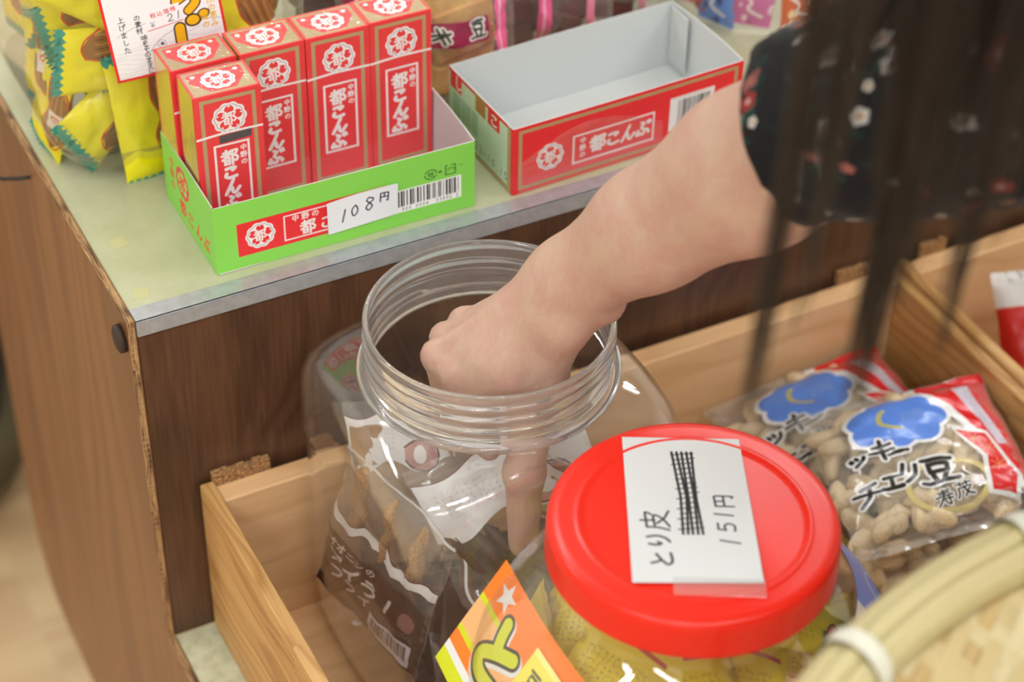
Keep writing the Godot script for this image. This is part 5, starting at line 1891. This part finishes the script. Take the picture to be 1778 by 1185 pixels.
# ------------------------------------------------------------------ bean snack bags in the crate
func bean_print() -> Image:
	# 0..1 across the bag from its plain end to its red header
	var k := Ink.new(900, 1000, Color(1, 1, 1, 0))
	var white := rgb8(240, 240, 240)
	var red := rgb8(226, 30, 34)
	# header band that widens to one corner, edged in white
	k.poly(PackedVector2Array([Vector2(520, 0), Vector2(900, 0), Vector2(900, 1000), Vector2(830, 1000), Vector2(770, 700), Vector2(640, 260), Vector2(520, 130)]), white)
	k.poly(PackedVector2Array([Vector2(572, 0), Vector2(900, 0), Vector2(900, 1000), Vector2(866, 1000), Vector2(806, 700), Vector2(684, 250), Vector2(572, 112)]), red)
	k.poly(PackedVector2Array([Vector2(724, 100), Vector2(806, 92), Vector2(850, 560), Vector2(806, 560), Vector2(768, 320)]), rgb8(216, 206, 220))
	k.fine_print(776, 130, 36, 410, 2, rgb8(110, 100, 116), 6, true)
	k.fine_print(650, 260, 24, 60, 1, rgb8(90, 90, 90), 9, true)
	# blue cloud with a gold crescent
	for pass_: Array in [[1.09, white], [1.0, rgb8(98, 142, 232)]]:
		for b: Array in [[280, 240, 110], [380, 190, 110], [480, 210, 110], [540, 300, 100], [480, 380, 100], [360, 390, 110], [280, 340, 110], [410, 300, 140]]:
			k.disc(Vector2(b[0], b[1]), float(b[2]) * float(pass_[0]) + (12.0 if pass_[0] > 1.0 else 0.0), pass_[1], 0.86)
	k.ring(Vector2(410, 270), 90, 26, rgb8(190, 186, 120), 1.0, PI * 0.55, PI * 1.3)
	k.fine_print(420, 240, 130, 90, 4, rgb8(226, 222, 160), 12)
	# gold oval
	k.ring(Vector2(500, 750), 190, 30, rgb8(222, 206, 140), 0.78)
	# red panel with gold leaf outlines
	k.poly(PackedVector2Array([Vector2(620, 400), Vector2(780, 470), Vector2(836, 800), Vector2(770, 930), Vector2(650, 860), Vector2(700, 640)]), white)
	k.poly(PackedVector2Array([Vector2(640, 430), Vector2(766, 486), Vector2(814, 790), Vector2(764, 900), Vector2(676, 850), Vector2(724, 640)]), red)
	for q in 3:
		var p: Vector2 = [Vector2(700, 510), Vector2(744, 590), Vector2(760, 700)][q]
		for w in 7:
			k.line(PackedVector2Array([p, p + Vector2.from_angle(w * 0.9 + q) * 42]), 4, rgb8(236, 160, 110))
	# black brush letters with a white outline
	for pass_: Array in [[44, white], [22, rgb8(38, 34, 32)]]:
		k.letter("キ", 220, 390, 130, pass_[0], pass_[1], 0.25)
		k.letter("ッ", 100, 430, 100, pass_[0], pass_[1], 0.1)
		k.letter("ー", 380, 440, 110, pass_[0], pass_[1], 1.35)
		k.letter("チ", 70, 620, 150, pass_[0], pass_[1], 0.2)
		k.letter("ェ", 200, 600, 120, pass_[0], pass_[1], 0.1)
		k.letter("リ", 300, 560, 130, pass_[0], pass_[1], 0.3)
		k.letter("豆", 400, 560, 180, pass_[0] * 1.15, pass_[1], 0.1)
	for pass_: Array in [[22, white], [9, rgb8(38, 34, 32)]]:
		k.letter("寿", 410, 780, 90, pass_[0], pass_[1])
		k.letter("茂", 510, 760, 90, pass_[0], pass_[1])
	k.rect(606, 740, 56, 60, rgb8(236, 226, 226))
	k.fine_print(612, 746, 44, 48, 2, rgb8(210, 60, 60), 15)
	# sealed plain end
	return k.im


func bean_mesh(seed_: int) -> ArrayMesh:
	var r := RandomNumberGenerator.new()
	r.seed = seed_
	var path := []
	var rad := []
	var bend := r.randf_range(0.001, 0.0035)
	for k in 7:
		var q := k / 6.0
		path.append(Vector3((q - 0.5) * 0.0215, bend * sin(q * PI), 0))
		rad.append(0.0066 * sqrt(maxf(0.05, 1.0 - pow(absf(q - 0.48) * 2.0, 2.4))) * r.randf_range(0.9, 1.08))
	var g := Geo.new()
	g.tube(path, rad, 8, 0.85)
	return g.mesh(mats.bean)


func bean_bag(label: String, header_far: Vector3, header_near: Vector3, tail: Vector3, beans: int, seed_: int, print_m: Material, film_m: Material) -> void:
	# header edge runs from header_far to header_near; tail is the vector to the plain end
	var mid := (header_far + header_near) / 2 + tail / 2
	var w := tail.length()
	var h := (header_near - header_far).length()
	var xf := turned(-tail, header_far - header_near, mid)
	var o := snack_pack("bean_snack_bag", label, "snack bag", "bean snack bags in the crate", w, h, 0.030, xf, print_m, film_m, seed_, 0.0020)
	var r := RandomNumberGenerator.new()
	r.seed = seed_
	for k in beans:
		var x := r.randf_range(-0.44, 0.34)
		var y := r.randf_range(-0.42, 0.42)
		var body := pow(1.0 - pow(absf(2.0 * x), 3.0), 0.6) * pow(1.0 - pow(absf(2.0 * y), 4.0), 0.6)
		var z := 0.0135 * body - 0.0095 - 0.006 * (k % 2)
		var b := Basis(Vector3(0, 0, 1), r.randf() * TAU) * Basis(Vector3(1, 0, 0), r.randf_range(-0.6, 0.6))
		part("bean", mats.bean_meshes[k % 5], o, Transform3D(b.scaled(Vector3.ONE * r.randf_range(0.85, 1.2)), Vector3(x * w, y * h, z)))


func build_nut_bags() -> void:
	mats.bean = tex(mat(Color.WHITE, 0.55), mottled(128, 33, rgb8(248, 232, 198), rgb8(234, 206, 160), 6.0, 1.0), Vector3(2, 2, 1))
	mats.bean_meshes = []
	for k in 5:
		mats.bean_meshes.append(bean_mesh(900 + k))
	var m := cut(printed(bean_print(), 0.22))
	var film := clear(0.13, 0.08)
	bean_bag("clear bag of pale beans with a blue cloud and red header, topmost in the crate", Vector3(0.5225, 0.556, 0.116), Vector3(0.4880, 0.553, 0.240), Vector3(-0.1200, -0.020, -0.034), 110, 31, m, film)
	bean_bag("clear bag of pale beans against the crate's back board", Vector3(0.508, 0.524, 0.028), Vector3(0.500, 0.512, 0.132), Vector3(-0.135, -0.012, -0.002), 70, 37, m, film)
	bean_bag("bean snack bag mostly hidden under the topmost one", Vector3(0.385, 0.500, 0.315), Vector3(0.505, 0.500, 0.320), Vector3(-0.004, 0.004, -0.140), 40, 41, m, film)
	bean_bag("bean snack bag lying lowest in the crate, beside the jars", Vector3(0.500, 0.478, 0.050), Vector3(0.500, 0.478, 0.180), Vector3(-0.16, 0.0, 0.0), 20, 43, m, film)
	# a red and white packet in the next crate
	var k := Ink.new(300, 400, rgb8(232, 228, 226))
	k.rect(0, 90, 300, 190, rgb8(208, 36, 28))
	k.row("フイル", 40, 310, 70, 80, 12, rgb8(60, 56, 54))
	k.letter("キ", 90, 130, 110, 16, rgb8(240, 232, 230))
	var p := thing("red_white_packet", "red and white snack packet in the second crate", "snack packet", Vector3(0.612, 0.527, 0.082))
	p.transform = Transform3D(Basis(Vector3.UP, -0.3) * Basis(Vector3.RIGHT, -0.75), Vector3(0.612, 0.522, 0.085))
	var g := Geo.new()
	pillow(g, 0.075, 0.11, 0.025, 61, 0.0015)
	part("wrapper", g.mesh(printed(k.im, 0.3), true), p)
	var q := thing("clear_snack_bag", "clear snack bag under the red and white packet in the second crate", "snack bag", Vector3(0.62, 0.47, 0.12))
	q.transform = Transform3D(Basis(Vector3.RIGHT, -1.45), Vector3(0.63, 0.474, 0.13))
	var f := Geo.new()
	pillow(f, 0.12, 0.14, 0.034, 67, 0.003)
	part("film", f.mesh(clear(0.3, 0.15), true), q)


# ------------------------------------------------------------------ bamboo tray basket close to the camera
func build_basket() -> void:
	var c := Vector3(0.2665, 0.806, 0.7440)
	var rr := 0.300
	var o := thing("bamboo_basket", "large shallow round bamboo basket in the near corner", "basket", c)
	var cane := tex(mat(Color.WHITE, 0.5), wood_image(256, 128, 77, rgb8(196, 184, 140), rgb8(170, 156, 108), 5.0, 0.05, 0.6), Vector3(6, 1, 1))
	# rim of two split canes, one inside and one outside, and a thin one on top
	for a: Array in [["rim_cane", rr + 0.004, 0.004, 0.0085, 1.35], ["rim_cane", rr - 0.007, 0.004, 0.0080, 1.35], ["rim_cane", rr - 0.0015, 0.0145, 0.0042, 0.8]]:
		var path := []
		var rad := []
		for k in 97:
			var th := TAU * k / 96
			path.append(Vector3(cos(th) * a[1], a[2], sin(th) * a[1]))
			rad.append(float(a[3]))
		var g := Geo.new()
		g.tube(path, rad, 10, a[4], false)
		part(a[0], g.mesh(cane), o)
	# bindings
	var tie := mat(rgb8(206, 204, 188), 0.6)
	for k in 18:
		var th := TAU * (k + 0.34) / 18
		var d := Vector3(cos(th), 0, sin(th))
		var s := Vector3(-sin(th), 0, cos(th))
		var g := Geo.new()
		g.grid(20, 4, func(u: float, w: float) -> Vector3:
			var a := u * TAU
			return d * (rr - 0.0015 + cos(a) * 0.0155) + Vector3(0, 0.0035 + sin(a) * 0.0175, 0) + s * (w - 0.5) * 0.009, false)
		part("rim_binding", g.mesh(tie), o)
	# woven strips, over and under, dipping to the middle
	var tones := []
	for t: Array in [[rgb8(196, 178, 132), rgb8(182, 160, 110)], [rgb8(204, 190, 150), rgb8(190, 172, 126)], [rgb8(188, 162, 110), rgb8(172, 142, 90)]]:
		tones.append(tex(mat(Color.WHITE, 0.55), wood_image(256, 32, 13 + tones.size(), t[0], t[1], 3.0, 0.05, 0.8), Vector3(1, 1, 1)))
	var turn := Basis(Vector3.UP, 0.62)
	var dip := func(x: float, z: float) -> float: return -0.052 * (1.0 - pow((x * x + z * z) / (rr * rr), 1.5))
	for way in 2:
		var pitch := 0.0070 if way == 0 else 0.024
		var count := int(2.0 * rr / pitch)
		for i in count:
			var off := -rr + (i + 0.5) * pitch
			var half := sqrt(maxf(0.0, rr * rr - off * off)) - 0.004
			if half < 0.03:
				continue
			var steps := int(half * 2 / 0.012)
			var g := Geo.new()
			var strip_w := pitch * (0.49 if way == 0 else 0.30)
			g.grid(steps, 1, func(u: float, v: float) -> Vector3:
				var s := lerpf(-half, half, u)
				var x := s if way == 0 else off + (v - 0.5) * 2.0 * strip_w
				var z := off + (v - 0.5) * 2.0 * strip_w if way == 0 else s
				var over := 0.0007 * sin(PI * s / 0.030 + PI * i) if way == 0 else 0.0
				return turn * Vector3(x, dip.call(x, z) + over, z), true)
			part("woven_strip", g.mesh(tones[(i * 7 + i / 3) % 3]), o)
	# stand that carries it, below the picture
	var st := thing("basket_stand", "plain wooden stand under the bamboo basket", "stand", Vector3(c.x, 0, c.z))
	var s := Geo.new()
	s.cbox(Vector3(-0.16, 0.735, -0.16), Vector3(0.16, 0.7535, 0.16), 0.002)
	part("stand_top", s.mesh(mats.pine), st)
	for x in [-1, 1]:
		for z in [-1, 1]:
			var l := Geo.new()
			l.cbox(Vector3(x * 0.135 - 0.018, 0, z * 0.135 - 0.018), Vector3(x * 0.135 + 0.018, 0.735, z * 0.135 + 0.018), 0.002, 1)
			part("leg", l.mesh(mats.pine), st)
